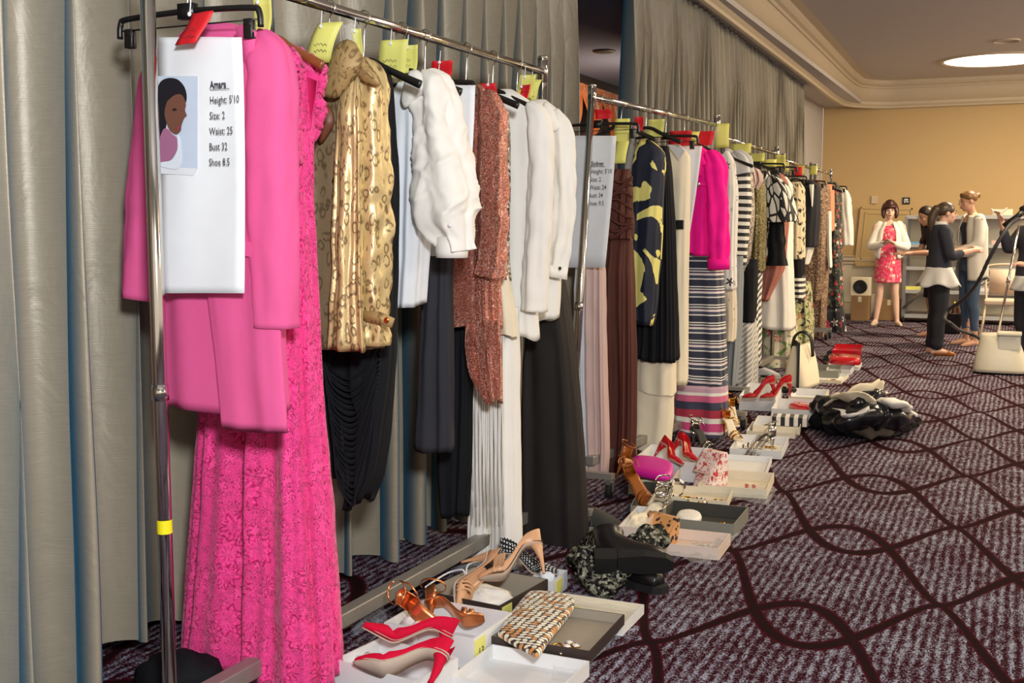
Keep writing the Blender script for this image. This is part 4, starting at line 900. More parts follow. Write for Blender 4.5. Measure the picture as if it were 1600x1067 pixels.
# ---- fourth and fifth racks --------------------------------------------------------------------
for (Y_, lab) in ((12.2, 'black clip hanger above the leopard print dress'), (12.9, 'black hanger above the black blazer'), (13.6, 'black clip hanger right of the black blazer'), (14.5, 'black clip hanger above the small floral gown'), (15.1, 'black hanger above the dark floral gown'), (15.6, 'black clip hanger at the far end of the last rack')):
    hanger(Y_, 'clip' if 'clip' in lab else 'black', lab, width=.46, z=1.90)
for (px, py, wd, hh, Y_, c, wh) in ((1224, 261, .12, .1, 12.15, 'y', 'at the near end of the fourth rack'), (1247, 268, .09, .10, 12.8, 'r', 'above the leopard print dress'), (1251, 266, .08, .10, 12.95, 'y', 'right of the red one over the leopard dress'), (1271, 266, .09, .11, 13.9, 'y', 'at the end of the fourth rack')):
    note(px, py, wd, hh, Y_, c, wh)
simple('leopard_dress', 'cream and black leopard print top with a black and striped skirt below', 'dress', 12.2, [('panel', 'leopard_top', 'leopard', [(284, 1250, 1238), (294, 1257, 1234), (350, 1257, 1231), (404, 1257, 1230)], dict(d=.12, fold=.012, nf=4, X0=0)), ('panel', 'black_band', 'black', [(402, 1257, 1236), (432, 1256, 1236)], dict(d=.12, fold=.006, nf=4, X0=0)),
    ('panel', 'striped_skirt', 'bw', [(430, 1258, 1236), (466, 1257, 1236)], dict(d=.12, fold=.006, nf=4, X0=0))])
simple('green_floral_gown', 'green and black floral gown under the striped skirt', 'gown', 12.45, [('panel', 'gown_body', 'floralgreen', [(440, 1266, 1236), (500, 1270, 1236), (556, 1268, 1240)], dict(d=.14, fold=.016, nf=5, X0=0))])
simple('black_blazer', 'black blazer over a white shirt point on the fourth rack', 'blazer', 13.0, [('panel', 'blazer_body', 'charcoal', [(282, 1270, 1252), (290, 1281, 1246), (340, 1281, 1244), (385, 1278, 1246)], dict(d=.12, fold=.01, nf=4, X0=0)), ('panel', 'shirt_hem', 'white', [(380, 1274, 1252), (412, 1264, 1252)], dict(d=.08, fold=.01, nf=4, X0=0)),
    ('panel', 'shirt_front', 'white', [(288, 1272, 1264), (300, 1271, 1266), (322, 1269.5, 1268.3)], dict(d=.03, fold=.002, nf=4, X0=0, dy=-.16))])
simple('brown_print_dress', 'brown speckled print dress right of the black blazer', 'dress', 13.7, [('panel', 'dress_body', 'brownseq', [(280, 1280, 1264), (292, 1290, 1258), (350, 1290, 1256), (420, 1288, 1256), (470, 1282, 1256)], dict(d=.12, fold=.012, nf=5, X0=0))])
simple('small_print_gown', 'second brown print gown, slimmer, one place farther along', 'gown', 14.4, [('panel', 'gown_body', 'brownseq', [(282, 1290, 1272), (296, 1297, 1268), (380, 1297, 1266), (460, 1292, 1264), (530, 1288, 1264)], dict(d=.12, fold=.012, nf=5, X0=0)),
    ('panel', 'white_strip', 'white', [(330, 1299, 1290), (380, 1299, 1292), (418, 1300, 1294)], dict(d=.05, fold=.004, nf=4, X0=0, dy=-.05))])
simple('peach_top', 'peach top squeezed before the dark floral gown', 'top', 14.8, [('panel', 'top_body', 'peach', [(286, 1298, 1282), (296, 1303, 1278), (360, 1303, 1276)], dict(d=.10, fold=.01, nf=4, X0=0))])
simple('dark_floral_gown', 'dark gown with coral flowers and big white blossoms near the hem', 'gown', 15.25, [('panel', 'gown_body', 'floralblk', [(284, 1306, 1290), (296, 1315, 1286), (360, 1315, 1282), (420, 1316, 1280), (480, 1317, 1278)], dict(d=.14, fold=.014, nf=5, X0=0)), ('panel', 'gown_hem', 'floralbig', [(478, 1317, 1280), (510, 1320, 1280), (538, 1322, 1280)], dict(d=.18, fold=.02, nf=5, X0=0))])
simple('white_end_blouse', 'white blouse, the very last garment before the gold wall', 'blouse', 15.75, [('panel', 'blouse_body', 'white', [(290, 1310, 1296), (298, 1318, 1290), (380, 1318, 1288)], dict(d=.10, fold=.01, nf=4, X0=0)), ('sleeve', 'sleeve', 'white', [(1315, 294, .05), (1320, 310, .075), (1323, 350, .075), (1324, 384, .08)], dict(dy=-.08))])
# ================================================================== BOXES AND SHOES ON THE CARPET
class Tray:
    def __init__(s, L, B, Rr, h, out, inn, name, label, wall=.005, z0=0.0, group='open boxes laid out on the carpet', cat='box'):
        s.h = h; s.z0 = z0; s.B = atz(B[0], B[1], z0+h); s.a = atz(L[0], L[1], z0+h)-s.B; b_ = atz(Rr[0], Rr[1], z0+h)-s.B
        s.b = b_ - s.a*(s.a.dot(b_)/s.a.length_squared); s.B.z = z0
        s.ua = s.a.normalized(); s.ub = s.b.normalized(); la, lb = s.a.length, s.b.length
        def P(u, v, z): return s.B + s.ua*u + s.ub*v + Vector((0, 0, z))
        o = [(0, 0), (la, 0), (la, lb), (0, lb)]; w_ = wall; i_ = [(w_, w_), (la-w_, w_), (la-w_, lb-w_), (w_, lb-w_)]
        V = [P(u, v, 0) for u, v in o] + [P(u, v, h) for u, v in o] + [P(u, v, h) for u, v in i_] + [P(u, v, .004) for u, v in i_]
        m = M()
        m.add(V[:8]+V[8:12], [(0,1,2,3)] + [(i, 4+i, 4+(i+1) % 4, (i+1) % 4) for i in range(4)] + [(4+i, 8+i, 8+(i+1) % 4, 4+(i+1) % 4) for i in range(4)], 0)
        m.add(V[8:], [(7,6,5,4)] + [(i, 4+i, 4+(i+1) % 4, (i+1) % 4) for i in range(4)], 1)
        c = P(la/2, lb/2, 0); s.c = c; s.ang = atan2(s.ua.y, s.ua.x); s.la, s.lb = la, lb
        s.o = tag(m.build(name, [MT[out], MT[inn]], smooth=False, loc=c), label, cat, group)
    def at(s, u, v, z=.006): return s.B + s.a*u + s.b*v + Vector((0, 0, z))
TB = {}
for key, L, B_, R_, h, out, inn, nm, lab in (
    ('pumps', (522, 1030), (594, 996), (687, 1043), .10, 'boxwhite', 'boxwhite', 'shoe_box', 'open white shoe box holding the red suede pumps'),
    ('copper', (600, 972), (666, 934), (765, 981), .105, 'boxwhite', 'boxwhite', 'shoe_box', 'open white shoe box holding the copper sandals'),
    ('nude', (661, 923), (742, 884), (836, 916), .09, 'boxbrown', 'greige', 'shoe_box', 'dark brown open box holding the nude slingback shoes'),
    ('clutch', (767, 994), (832, 940), (946, 992), .036, 'boxbrown', 'greige', 'shallow_box', 'dark brown tray with greige lining under the woven clutch'),
    ('empty', (703, 1056), (769, 1006), (886, 1066), .05, 'boxwhite', 'boxwhite', 'box_lid', 'empty white box lid at the bottom edge, nearest the camera'),
    ('ear', (838, 958), (878, 926), (986, 965), .035, 'boxwhite', 'boxcream', 'shallow_box', 'white tray with a yellow note and black drop earrings'),
    ('dots', (826, 904), (850, 886), (880, 896), .07, 'boxwhite', 'boxwhite', 'shoe_box', 'white box under the polka dot shoe beside the black trousers'),
    ('pinkj', (1034, 848), (1056, 825), (1130, 849), .05, 'boxpink', 'boxpink', 'shallow_box', 'pale pink tray with silver earrings, beside the leopard clutch'),
    ('grey', (1023, 807), (1052, 781), (1159, 805), .065, 'boxgrey', 'feltgrey', 'shallow_box', 'large grey tray with a white pouch and amber earrings'),
    ('brace', (1039, 776), (1052, 757), (1139, 778), .04, 'boxcream', 'boxcream', 'shallow_box', 'cream tray with patterned bangles and gold earrings'),
    ('redear', (1090, 757), (1108, 732), (1204, 752), .05, 'boxcream', 'boxcream', 'shallow_box', 'cream tray with red earrings beside the red and white bag'),
    ('heels', (966, 822), (996, 790), (1024, 800), .12, 'boxpink', 'boxwhite', 'shoe_box', 'pale pink box with tissue paper and gold-heeled sandals'),
    ('brown', (985, 790), (1005, 752), (1048, 764), .10, 'boxgrey', 'feltgrey', 'shoe_box', 'grey open box holding the tan strappy shoes'),
    ('mag', (982, 748), (1002, 722), (1056, 742), .08, 'boxcream', 'leatherblk', 'shoe_box', 'cream box holding the magenta clutch'),
    ('redp', (990, 716), (1018, 694), (1096, 718), .11, 'boxwhite', 'boxwhite', 'shoe_box', 'white box with the red and nude pumps behind the magenta clutch'),
    ('long', (1112, 735), (1128, 709), (1201, 727), .035, 'boxwhite', 'boxwhite', 'shallow_box', 'long white tray behind the red and white bag'),
    ('chain', (1140, 700), (1156, 678), (1228, 692), .05, 'boxwhite', 'boxwhite', 'shallow_box', 'white tray with silver chain bracelets hanging over its edge'),
    ('plain', (1166, 673), (1176, 658), (1244, 672), .035, 'boxcream', 'boxwhite', 'shallow_box', 'empty white tray just beyond the chain bracelets'),
    ('stripe', (1176, 664), (1184, 649), (1252, 661), .05, 'boxcream', 'boxwhite', 'shallow_box', 'cream tray with a gold bracelet and a striped small box'),
    ('redc', (1205, 638), (1215, 622), (1279, 636), .08, 'boxwhite', 'boxwhite', 'shallow_box', 'white tray holding the slim red clutch'),
    ('crm', (1232, 619), (1243, 606), (1292, 614), .06, 'boxcream', 'boxwhite', 'shallow_box', 'cream tray beyond the slim red clutch, with dark sunglasses'),
    ('rp2', (1155, 618), (1170, 598), (1218, 609), .11, 'boxwhite', 'boxwhite', 'shoe_box', 'white box with red patent pumps propped on its rim'),
    ('gold', (1268, 592), (1282, 582), (1320, 590), .03, 'boxcream', 'boxwhite', 'shallow_box', 'cream tray with small gold earrings near the white tote'),
    ('slate', (1268, 578), (1276, 569), (1312, 577), .07, 'boxgrey', 'boxgrey', 'shallow_box', 'slate grey box among the farthest boxes'),
    ('wht', (1291, 576), (1298, 569), (1332, 575), .05, 'boxwhite', 'boxwhite', 'shallow_box', 'small white box right of the slate grey box'),
    ('crim', (1300, 547), (1306, 537), (1347, 543), .06, 'redpatent', 'redpatent', 'shallow_box', 'crimson box farthest along the racks'),
    ('blk', (1288, 556), (1294, 548), (1336, 555), .05, 'leatherblk', 'leatherblk', 'shallow_box', 'black box in front of the crimson box'),
    ('roll', (1290, 572), (1296, 564), (1345, 570), .03, 'boxwhite', 'boxwhite', 'shallow_box', 'white box lid under the red clutch roll')):
    TB[key] = Tray(L, B_, R_, h, out, inn, nm, lab, z0=.037 if key == 'clutch' else 0.0)
def profile(tab, s_): return interp(tab, s_)
def pump(name, label, upm, inm, Ln=.245, heel=.095, group='shoes laid out in boxes', slim=.0052, open_toe=False, strap=None):
    """toe at the origin, heel toward +X"""
    t = thing(name, label, 'shoe', (0, 0, 0), group)
    W = [(0, .006), (.05, .016), (.15, .028), (.28, .038), (.4, .038), (.55, .029), (.7, .026), (.85, .029), (.95, .024), (1, .012)]
    def sole(s_):
        k = min(1, max(0, (s_-.33)/.45)); return .003 + heel*(k*k*(3-2*k))
    T = [(0, .014), (.1, .024), (.2, .034), (.3, .040), (.42, .036), (.55, .026), (.7, .028), (.85, .045), (1, .058)]
    rings = []; ins = []; n = 22; NS = 34
    for i in range(NS+1):
        s_ = i/NS; x = Ln*s_*(1-.03*(s_ > .4)); w_ = profile(W, s_); z = sole(s_); h = profile(T, s_)
        clos = 1 if s_ < .24 else max(0, 1-(s_-.24)/.12)
        ring = []
        for j in range(n+1):
            th = -pi*.5 + (2*pi)*(j/n); hf = (1-cos(th+pi*.5))/2
            a = (j/n)*2-1                                   # -1..1 round the section, 0 at the sole
            ang = a*(pi*.5+pi*.5*clos); y = w_*sin(ang) if abs(ang) < pi/2 or clos > 0 else w_*math.copysign(1, ang)
            zz = z + h*(1-cos(ang))/2*(1 if clos > .02 else 2)
            if clos <= .02: y = w_*math.copysign(min(1, abs(a)*1.5)**.6, a)*(1-.14*max(0, abs(a)-.6)); zz = z + h*max(0, (abs(a)-.45)/.55)
            ring.append((x, y, zz))
        rings.append(ring)
    b = M(); b.loft(rings, closed=False); b.build('upper', upm, t, solid=.0022, sub=1)
    for i in range(NS+1):
        s_ = i/NS; x = Ln*s_*.985+.002; w_ = profile(W, s_)*.9; z = sole(s_)+.0045; ins.append([(x, w_*u, z+.002*u*u) for u in (-1, -.6, 0, .6, 1)])
    b = M(); b.loft(ins, closed=False); b.build('insole', inm, t, solid=.002)
    outs = []
    for i in range(NS+1):
        s_ = i/NS; x = Ln*s_*.985; w_ = profile(W, s_)*.97; z = sole(s_)-.003; outs.append([(x, w_*u, z) for u in (-1, 0, 1)])
    b = M(); b.loft(outs, closed=False); b.build('sole', MT['taupe'], t, solid=.003)
    b = M(); hx = Ln*.90; hz = sole(1)
    b.loft([[(hx+rx*cos(2*pi*k/14)+dx, ry*sin(2*pi*k/14), zz) for k in range(14)] for zz, rx, ry, dx in ((hz+.004, .026, .024, -.004), (hz*.8, .016, .018, .004), (hz*.5, slim*1.6, slim*1.7, .010), (hz*.15, slim, slim, .012), (0, slim*1.1, slim*1.1, .012))], cap0=True, cap1=True); b.build('heel', upm, t)
    return t
def sandal(name, label, upm, solem, Ln=.24, heel=.10, group='shoes laid out in boxes', ankle=True):
    t = thing(name, label, 'shoe', (0, 0, 0), group)
    W = [(0, .014), (.08, .028), (.25, .038), (.4, .036), (.6, .027), (.8, .028), (.95, .026), (1, .016)]
    def sole(s_): k = min(1, max(0, (s_-.3)/.45)); return .006 + heel*(k*k*(3-2*k))
    rings = [[(Ln*i/30, interp(W, i/30)*u, sole(i/30)+.001*abs(u)) for u in (-1, -.5, 0, .5, 1)] for i in range(31)]
    b = M(); b.loft(rings, closed=False); b.build('footbed', solem, t, solid=.007)
    for s0, s1, h in ((.16, .24, .036), (.28, .36, .046)):
        b = M(); rr = []
        for k in range(15):
            a = pi*k/14; rr.append([(Ln*s_, interp(W, s_)*cos(a)*1.05, sole(s_)+h*sin(a)) for s_ in (s0, s1)])
        b.loft(rr, closed=False); b.build('toe_strap', upm, t, solid=.002)
    rr = []
    for k in range(15):
        a = -pi/2 + pi*k/14; rr.append([(Ln*(.80+.20*cos(a)), .027*sin(a), sole(.95)+e) for e in (0, .03, .058)])
    b = M(); b.loft(rr, closed=False); b.build('heel_counter', upm, t, solid=.002)
    b = M()
    if ankle:
        P = [(Ln*.86+.045*cos(a), .036*sin(a), sole(1)+.075+.012*cos(a)) for a in [2*pi*k/20-.4 for k in range(19)]]; b.tube(P, .0035, 6, flat=(.5, 1.2)); P2 = [P[-1], (P[-1][0]-.03, P[-1][1]-.02, P[-1][2]-.02), (P[-1][0]-.06, P[-1][1]-.015, P[-1][2]-.05)]; b.tube(P2, .003, 6)
        b.build('ankle_strap', upm, t)
    b = M(); hx = Ln*.91; hz = sole(1)-.004
    b.loft([[(hx+r*cos(2*pi*k/12), r*sin(2*pi*k/12), zz) for k in range(12)] for zz, r in ((hz, .022), (hz*.7, .012), (hz*.3, .006), (0, .0055))], cap0=True, cap1=True); b.build('heel', upm, t)
    return t
def mv(t, p, rz=0, rx=0, ry=0): t.location = p; t.rotation_euler = (rx, ry, rz); return t
def dirz(p, q_): d = Vector(q_)-Vector(p); return atan2(d.y, d.x)
# red suede pumps, leaning in the first box
A = atz(566, 980, .17); H_ = atz(660, 1030, .06)
p = pump('pump', 'red suede pump with its toe up against the box side, farther of the pair', MT['redsuede'], MT['taupe'], Ln=.27, slim=.008); mv(p, A, dirz(A, H_), R(-14), R(30))
A = atz(552, 1036, .12); H_ = atz(668, 1052, .13)
p = pump('pump', 'red suede pump on its side showing the beige sole, nearer of the pair', MT['redsuede'], MT['taupe'], Ln=.27, slim=.008); mv(p, A, dirz(A, H_), R(-62), R(4))
# copper sandals
c = TB['copper']; A = c.at(.20, .62, .07)
s1 = sandal('sandal', 'shiny copper strappy sandal lying toward the right of its white box', MT['copper'], MT['copper'], Ln=.20); mv(s1, atz(757, 968, .08), dirz(atz(752, 968), atz(690, 968)), R(60), R(8))
s2 = sandal('sandal', 'shiny copper strappy sandal with its ankle strap up, left in its white box', MT['copper'], MT['copper'], Ln=.20); mv(s2, atz(700, 1012, .05), dirz(atz(700, 1012), atz(672, 968)), R(-50), R(-12))
# tissue wads
def wad(p, r, label, mat='tissue', name='tissue_paper', seed=0, cat='tissue paper', flat=.6, amp=.35):
    b = M(); rings = []
    for i in range(15):
        a = -pi/2 + pi*i/14; ring = []
        for k in range(26):
            th = 2*pi*k/26; d = Vector((cos(a)*cos(th), cos(a)*sin(th), sin(a))); f = 1 + amp*noise.noise(d*2.2+Vector((seed, 0, 0))) + amp*.5*noise.noise(d*5+Vector((seed, 3, 0)))
            ring.append((p[0]+d.x*r[0]*f, p[1]+d.y*r[1]*f, max(p[2]+.001, p[2]+r[2]*flat+d.z*r[2]*f)))
        rings.append(ring)
    b.loft(rings, cap0=True, cap1=True); return tag(b.build(name, MT[mat]), label, cat)
wad(TB['copper'].at(.72, .30), (.085, .075, .07), 'crumpled white tissue in the box of copper sandals', seed=1)
wad(TB['pumps'].at(.55, .2), (.08, .06, .05), 'crumpled white tissue behind the red suede pumps', seed=2)
wad(TB['nude'].at(.55, .45), (.12, .11, .045), 'crumpled white tissue between the nude slingback shoes', seed=3)
wad(TB['dots'].at(.5, .4), (.04, .03, .05), 'pale blue-white tissue in the polka dot shoe box', seed=4, mat='whiteblue')
wad(TB['heels'].at(.5, .4, .03), (.06, .08, .06), 'cream tissue puffed over the box of gold-heeled sandals', seed=6, mat='cream')
# nude slingbacks
b = M()
def slingback(label, dark):
    t = pump('slingback', label, MT['nude'], plain('dark_insole', (40, 34, 30), .5) if 'dark_insole' not in bpy.data.materials else bpy.data.materials['dark_insole'], Ln=.25, heel=.11)
    for k in range(3):
        b = M(); P = [(.05+.018*k+.012*sin(a), .034*cos(a), .012+.042*sin(a)) for a in [pi*i/12 for i in range(13)]]; b.tube(P, .0045, 6, flat=(.5, 1.3)); b.build('cage_strap', MT['nude'], t)
    return t
s = slingback('large nude slingback lying on the right rim of the dark brown box', 1); mv(s, atz(748, 905, .13), dirz(atz(748, 905), atz(832, 902)), R(-38), R(-3))
s = slingback('nude slingback with black sole, standing at the left of the dark brown box', 1); mv(s, atz(712, 950, .06), dirz(atz(712, 950), atz(728, 898)), R(70), R(-25))
# woven clutch
def slab(name, label, cat, pts, z0, th, mat, group=None, bulge=.25, tilt=None):
    """soft flat object: outline corners in the photo lying at height z0"""
    sp = smooth_path(pts+[pts[0]], 8)[:-1]; E = [atz(x, y, z0) for x, y in sp]; c = sum(E, Vector())/len(E); b = M(); rings = []
    for f, zz in ((.0, 0), (.6, 0), (.94, 0), (1, .2), (1.0, .7), (.95, 1), (.7, 1+bulge*.6), (.35, 1+bulge), (.02, 1+bulge*1.1)):
        rings.append([Vector((c.x+(e.x-c.x)*f, c.y+(e.y-c.y)*f, z0 + th*zz + (tilt(e) if tilt else 0))) for e in E])
    b.loft(rings, cap1=True)
    for k, fc in enumerate(b.f): b.uv[k] = [(b.v[i].x, b.v[i].y) for i in fc]
    return tag(b.build(name, MT[mat]), label, cat, group)
slab('clutch_bag', 'black, white and gold woven clutch bag across the dark brown tray', 'clutch bag', [(778, 996), (800, 962), (824, 934), (838, 930), (870, 932), (896, 942), (892, 962), (862, 1000), (842, 1028), (830, 1026), (800, 1010)], .075, .022, 'clutchweave')
slab('clutch_bag', 'magenta satin clutch bag lying in its cream box', 'clutch bag', [(982, 742), (990, 722), (1020, 722), (1046, 730), (1052, 738), (1048, 750), (1028, 752)], .10, .035, 'magenta')
o = slab('clutch_bag', 'slim red clutch lying in a white tray', 'clutch bag', [(1233, 637), (1240, 633), (1256, 634), (1268, 640), (1267, 643), (1248, 641)], .03, .03, 'redpatent')
slab('clutch_bag', 'long red clutch roll near the farthest boxes', 'clutch bag', [(1294, 566), (1300, 561), (1340, 564), (1345, 568), (1340, 571), (1300, 569)], .06, .06, 'redpatent')
slab('jewellery_pouch', 'white soft pouch lying in the large grey tray', 'pouch', [(1056, 812), (1062, 804), (1078, 802), (1092, 806), (1096, 814), (1086, 819), (1066, 818)], .02, .022, 'tissue', bulge=.3)
# leopard clutch and red-white flap bag: soft wedges standing in / against the trays
def bag3d(name, label, base, H, mat, depth, lean=(0, 0), flap=True, clasp='goldmetal', seed=0):
    p0, p1 = [atz(x, y, 0) for x, y in base]; u = (p1-p0); W_ = u.length; u.normalize(); v = Vector((-u.y, u.x, 0))
    t = thing(name, label, 'handbag', tuple((p0+p1)/2)); b = M(); rings = []
    for i in range(13):
        f = i/12; z = H*f; d = depth*(1-.75*f**1.5)*.5; ww = W_*(.5-.02*f+.02*sin(pi*f)); ctr = (p0+p1)/2 + v*lean[0]*f + Vector((0, 0, z)); ring = []
        for k in range(32):
            th = 2*pi*k/32; c_, s_ = cos(th), sin(th); ring.append(ctr + u*ww*math.copysign(abs(c_)**.35, c_) + v*d*math.copysign(abs(s_)**.6, s_))
        rings.append(ring)
    b.loft(rings, cap0=True, cap1=True)
    for k, fc in enumerate(b.f): b.uv[k] = [((b.v[i]-p0).dot(u), b.v[i].z) for i in fc]
    b.build('bag_body', MT[mat], t)
    if flap:
        rings = []
        for i in range(11):
            f = i/10; a = f*pi*.5; zz = H*1.02 - H*.55*max(0, f-.25)/.75; off = -depth*.5*(.25+.8*f)*1.04
            ctr = (p0+p1)/2 + v*(lean[0]*(zz/H)+off) + Vector((0, 0, zz)); rings.append([ctr + u*W_*.5*(k/6-1)*.99*(1-.10*f**3) for k in range(13)])
        b = M(); b.loft(rings, closed=False)
        for k, fc in enumerate(b.f): b.uv[k] = [((b.v[i]-p0).dot(u), b.v[i].z) for i in fc]
        b.build('flap', MT[mat], t, solid=.004)
        b = M(); P = [r + Vector((0, 0, -.003)) for r in rings[-1]]; b.tube(P, .004, 6); b.build('trim_bar', MT[clasp], t)
    return t
bag3d('clutch_bag', 'leopard print satin clutch propped on the pale pink tray', ((1006, 842), (1050, 855)), .12, 'clutchleo', .09, (.05, 0))
bag3d('handbag', 'red and white patterned flap handbag standing among the trays', ((1094, 757), (1124, 765)), .19, 'redwhite', .15, (.05, 0), clasp='boxcream')
# jewellery
def jewel(name, label, mat, build, group=None):
    b = M(); build(b); return tag(b.build(name, MT[mat]), label, 'jewellery', group)
def ring_at(b, p, r, w_, tilt=0, n=20, oval=1.0):
    P = [Vector(p) + Vector((r*cos(a), r*oval*sin(a)*cos(tilt), w_+r*oval*abs(sin(tilt))*(1+sin(a)))) for a in [2*pi*k/n for k in range(n)]]; b.tube(P, w_, 7, closed=True)
def drop(p, m1, m2, label, s=1.0, rz=0):
    t = thing('drop_earring', label, 'jewellery', tuple(p)); b = M(); ring_at(b, Vector(p)+Vector((0, 0, 0)), .016*s, .0028*s, 0, 18, 1.5); b.ell(Vector(p)+Vector((.0, .036*s, .004)), (.009*s, .009*s, .005*s)); b.build('setting', MT[m1], t)
    b = M(); b.ell(Vector(p)+Vector((0, 0, .004)), (.010*s, .017*s, .005*s)); b.build('stone', MT[m2], t); return t
drop(atz(964, 985, .008), 'goldmetal', 'leatherblk', 'black stone drop earring with gold rim, farther one in the white tray', 1.15)
drop(atz(951, 994, .008), 'goldmetal', 'leatherblk', 'black stone drop earring with gold rim, nearer one against the tray edge', 1.15)
t = thing('statement_necklace', 'white diamond-shaped stones linked in gold in the dark brown tray', 'jewellery', tuple(atz(881, 1018, .043)))
for k, (x, y) in enumerate(((868, 1014), (878, 1020), (886, 1010), (893, 1019), (900, 1009), (890, 1004))):
    p = atz(x, y, .050); b = M(); b.lathe([(.001, -.006), (.014, -.002), (.014, .002), (.008, .006)], p, 4); b.build('stone', MT['card'], t, False)
    b = M(); b.lathe([(.0165, -.003), (.0165, .001)], p, 4); b.build('gold_setting', MT['goldmetal'], t, False)
b = M(); b.tube(smooth_path([tuple(atz(x, y, .050)) for x, y in ((864, 1008), (874, 1005), (883, 1013), (892, 1006), (902, 1006))], 4), .003, 6); b.build('chain', MT['goldmetal'], t)
for (x, y, lab) in ((1115, 826, 'amber square earring in the grey tray, nearer one'), (1135, 820, 'amber square earring in the grey tray, nearer the right rim')):
    jewel('earring', lab, 'goldmetal', lambda b, x=x, y=y: [ring_at(b, atz(x+dx, y+dy, .006), .013, .003, 0, 4) for dx, dy in ((-7, -2), (0, 1), (7, 3))])
for (x, y, lab) in ((1096, 853, 'silver openwork earring in the pale pink tray, farther one'), (1100, 859, 'silver openwork earring in the pale pink tray, nearer one')):
    jewel('earring', lab, 'silver', lambda b, x=x, y=y: [ring_at(b, atz(x+dx, y+dy, .006), .010+.003*(dx % 2), .002, 0, 12, .7) for dx, dy in ((-9, -3), (-4, 1), (0, -2), (4, 1), (9, 0), (2, 3))])
def bangle(x, y, r, lab, mat, w_=.011, rz=0):
    p = atz(x, y, .006); b = M(); P = [Vector(p) + Vector((r*cos(a)*cos(rz), r*cos(a)*sin(rz), r*.95+r*.95*sin(a)))for a in [2*pi*k/24 for k in range(24)]]
    b.tube(P, .007, 8, closed=True, flat=(.5, 1.8)); tag(b.build('bangle', MT[mat]), lab, 'jewellery', None)
bangle(1057, 775, .045, 'black and white zigzag cuff at the left of the cream tray', 'bw', rz=.6)
jewel('bangle', 'black and white diamond pattern bangle lying in the cream tray', 'clutchweave', lambda b: b.tube([atz(1090, 786, .02)+Vector((.045*cos(a), .045*sin(a), 0)) for a in [2*pi*k/24 for k in range(24)]], .014, 8, closed=True, flat=(.6, 1.4)))
jewel('bangle', 'plain gold bangle near the front of the cream tray', 'goldmetal', lambda b: b.tube([atz(1108, 791, .012)+Vector((.034*cos(a), .034*sin(a), 0)) for a in [2*pi*k/24 for k in range(24)]], .009, 8, closed=True))
jewel('bangle', 'gold cuff half hidden between the two patterned bangles', 'goldmetal', lambda b: b.tube([atz(1072, 780, .014)+Vector((.028*cos(a), .028*sin(a), 0)) for a in [2*pi*k/24 for k in range(20)]], .009, 8))
for (x, y, lab) in ((1119, 783, 'gold knot earring in the cream tray, left one'), (1128, 784, 'gold knot earring in the cream tray, right one')): jewel('earring', lab, 'goldmetal', lambda b, x=x, y=y: (b.ell(atz(x, y, .016), (.018, .012, .012)), ring_at(b, atz(x, y, .01), .018, .004)))
for k, (x, y, lab) in enumerate(((1167, 762, 'red stone cluster earring, nearer the left in its tray'), (1178, 763, 'red stone cluster earring, nearer the right in its tray'))): jewel('earring', lab, 'redpatent', lambda b, x=x, y=y: [b.ell(atz(x+dx, y+dy, .010), (.012, .009, .007)) for dx, dy in ((0, -4), (0, 0), (-2, 3), (3, 3))])
for k in range(3):
    x0 = 1176+8*k; jewel('bracelet', 'silver chain bracelet hanging over the tray edge, %s' % ('leftmost', 'middle', 'rightmost')[k] + ' of three', 'silver', lambda b, x0=x0: [ring_at(b, Vector(q_), .014, .0035, .6, 8, .7) for q_ in smooth_path([tuple(atz(x0+10, 684, .06)), tuple(atz(x0+4, 692, .055)), tuple(atz(x0-2, 700, .055)), tuple(atz(x0-8, 712, .012)), tuple(atz(x0-13, 711, .008))], 5)])
jewel('brooch', 'small brown and gold brooch at the front of the chain tray', 'goldmetal', lambda b: [b.ell(atz(1204+dx, 699+dx*.1, .01), (.018, .012, .008)) for dx in (-5, 0, 5)])
jewel('earring', 'small gold earrings lying in the farthest cream tray', 'goldmetal', lambda b: [ring_at(b, atz(1300+dx, 595, .01), .025, .006) for dx in (-2, 3)])
jewel('bracelet', 'thin gold bracelet beside the striped small box', 'goldmetal', lambda b: ring_at(b, atz(1206, 665, .012), .05, .006, 0, 20, .5))
b = M(); p = atz(1234, 663, .03); b.box(p+Vector((0, 0, .03)), (.24, .15, .06), TB['stripe'].ang+pi/2)
for k, fc in enumerate(b.f): b.uv[k] = [((b.v[i]-p).dot(TB['stripe'].ub), (b.v[i]-p).dot(TB['stripe'].ub)) for i in fc]
tag(b.build('striped_box', MT['bw'], smooth=False), 'small black and white striped box standing in a cream tray', 'box')
t = thing('sunglasses', 'dark sunglasses on the rim of a cream tray beyond the slim red clutch', 'sunglasses', tuple(atz(1232, 610, .06)))
for k, x in enumerate((1226, 1238)):
    b = M(); b.ell(atz(x, 609, .075), (.035, .012, .028)); b.build('lens', MT['leatherblk'], t)
b = M(); b.tube([atz(1221, 608, .085), atz(1232, 607, .09), atz(1243, 608, .085)], .006, 6); b.build('frame', MT['leatherblk'], t)
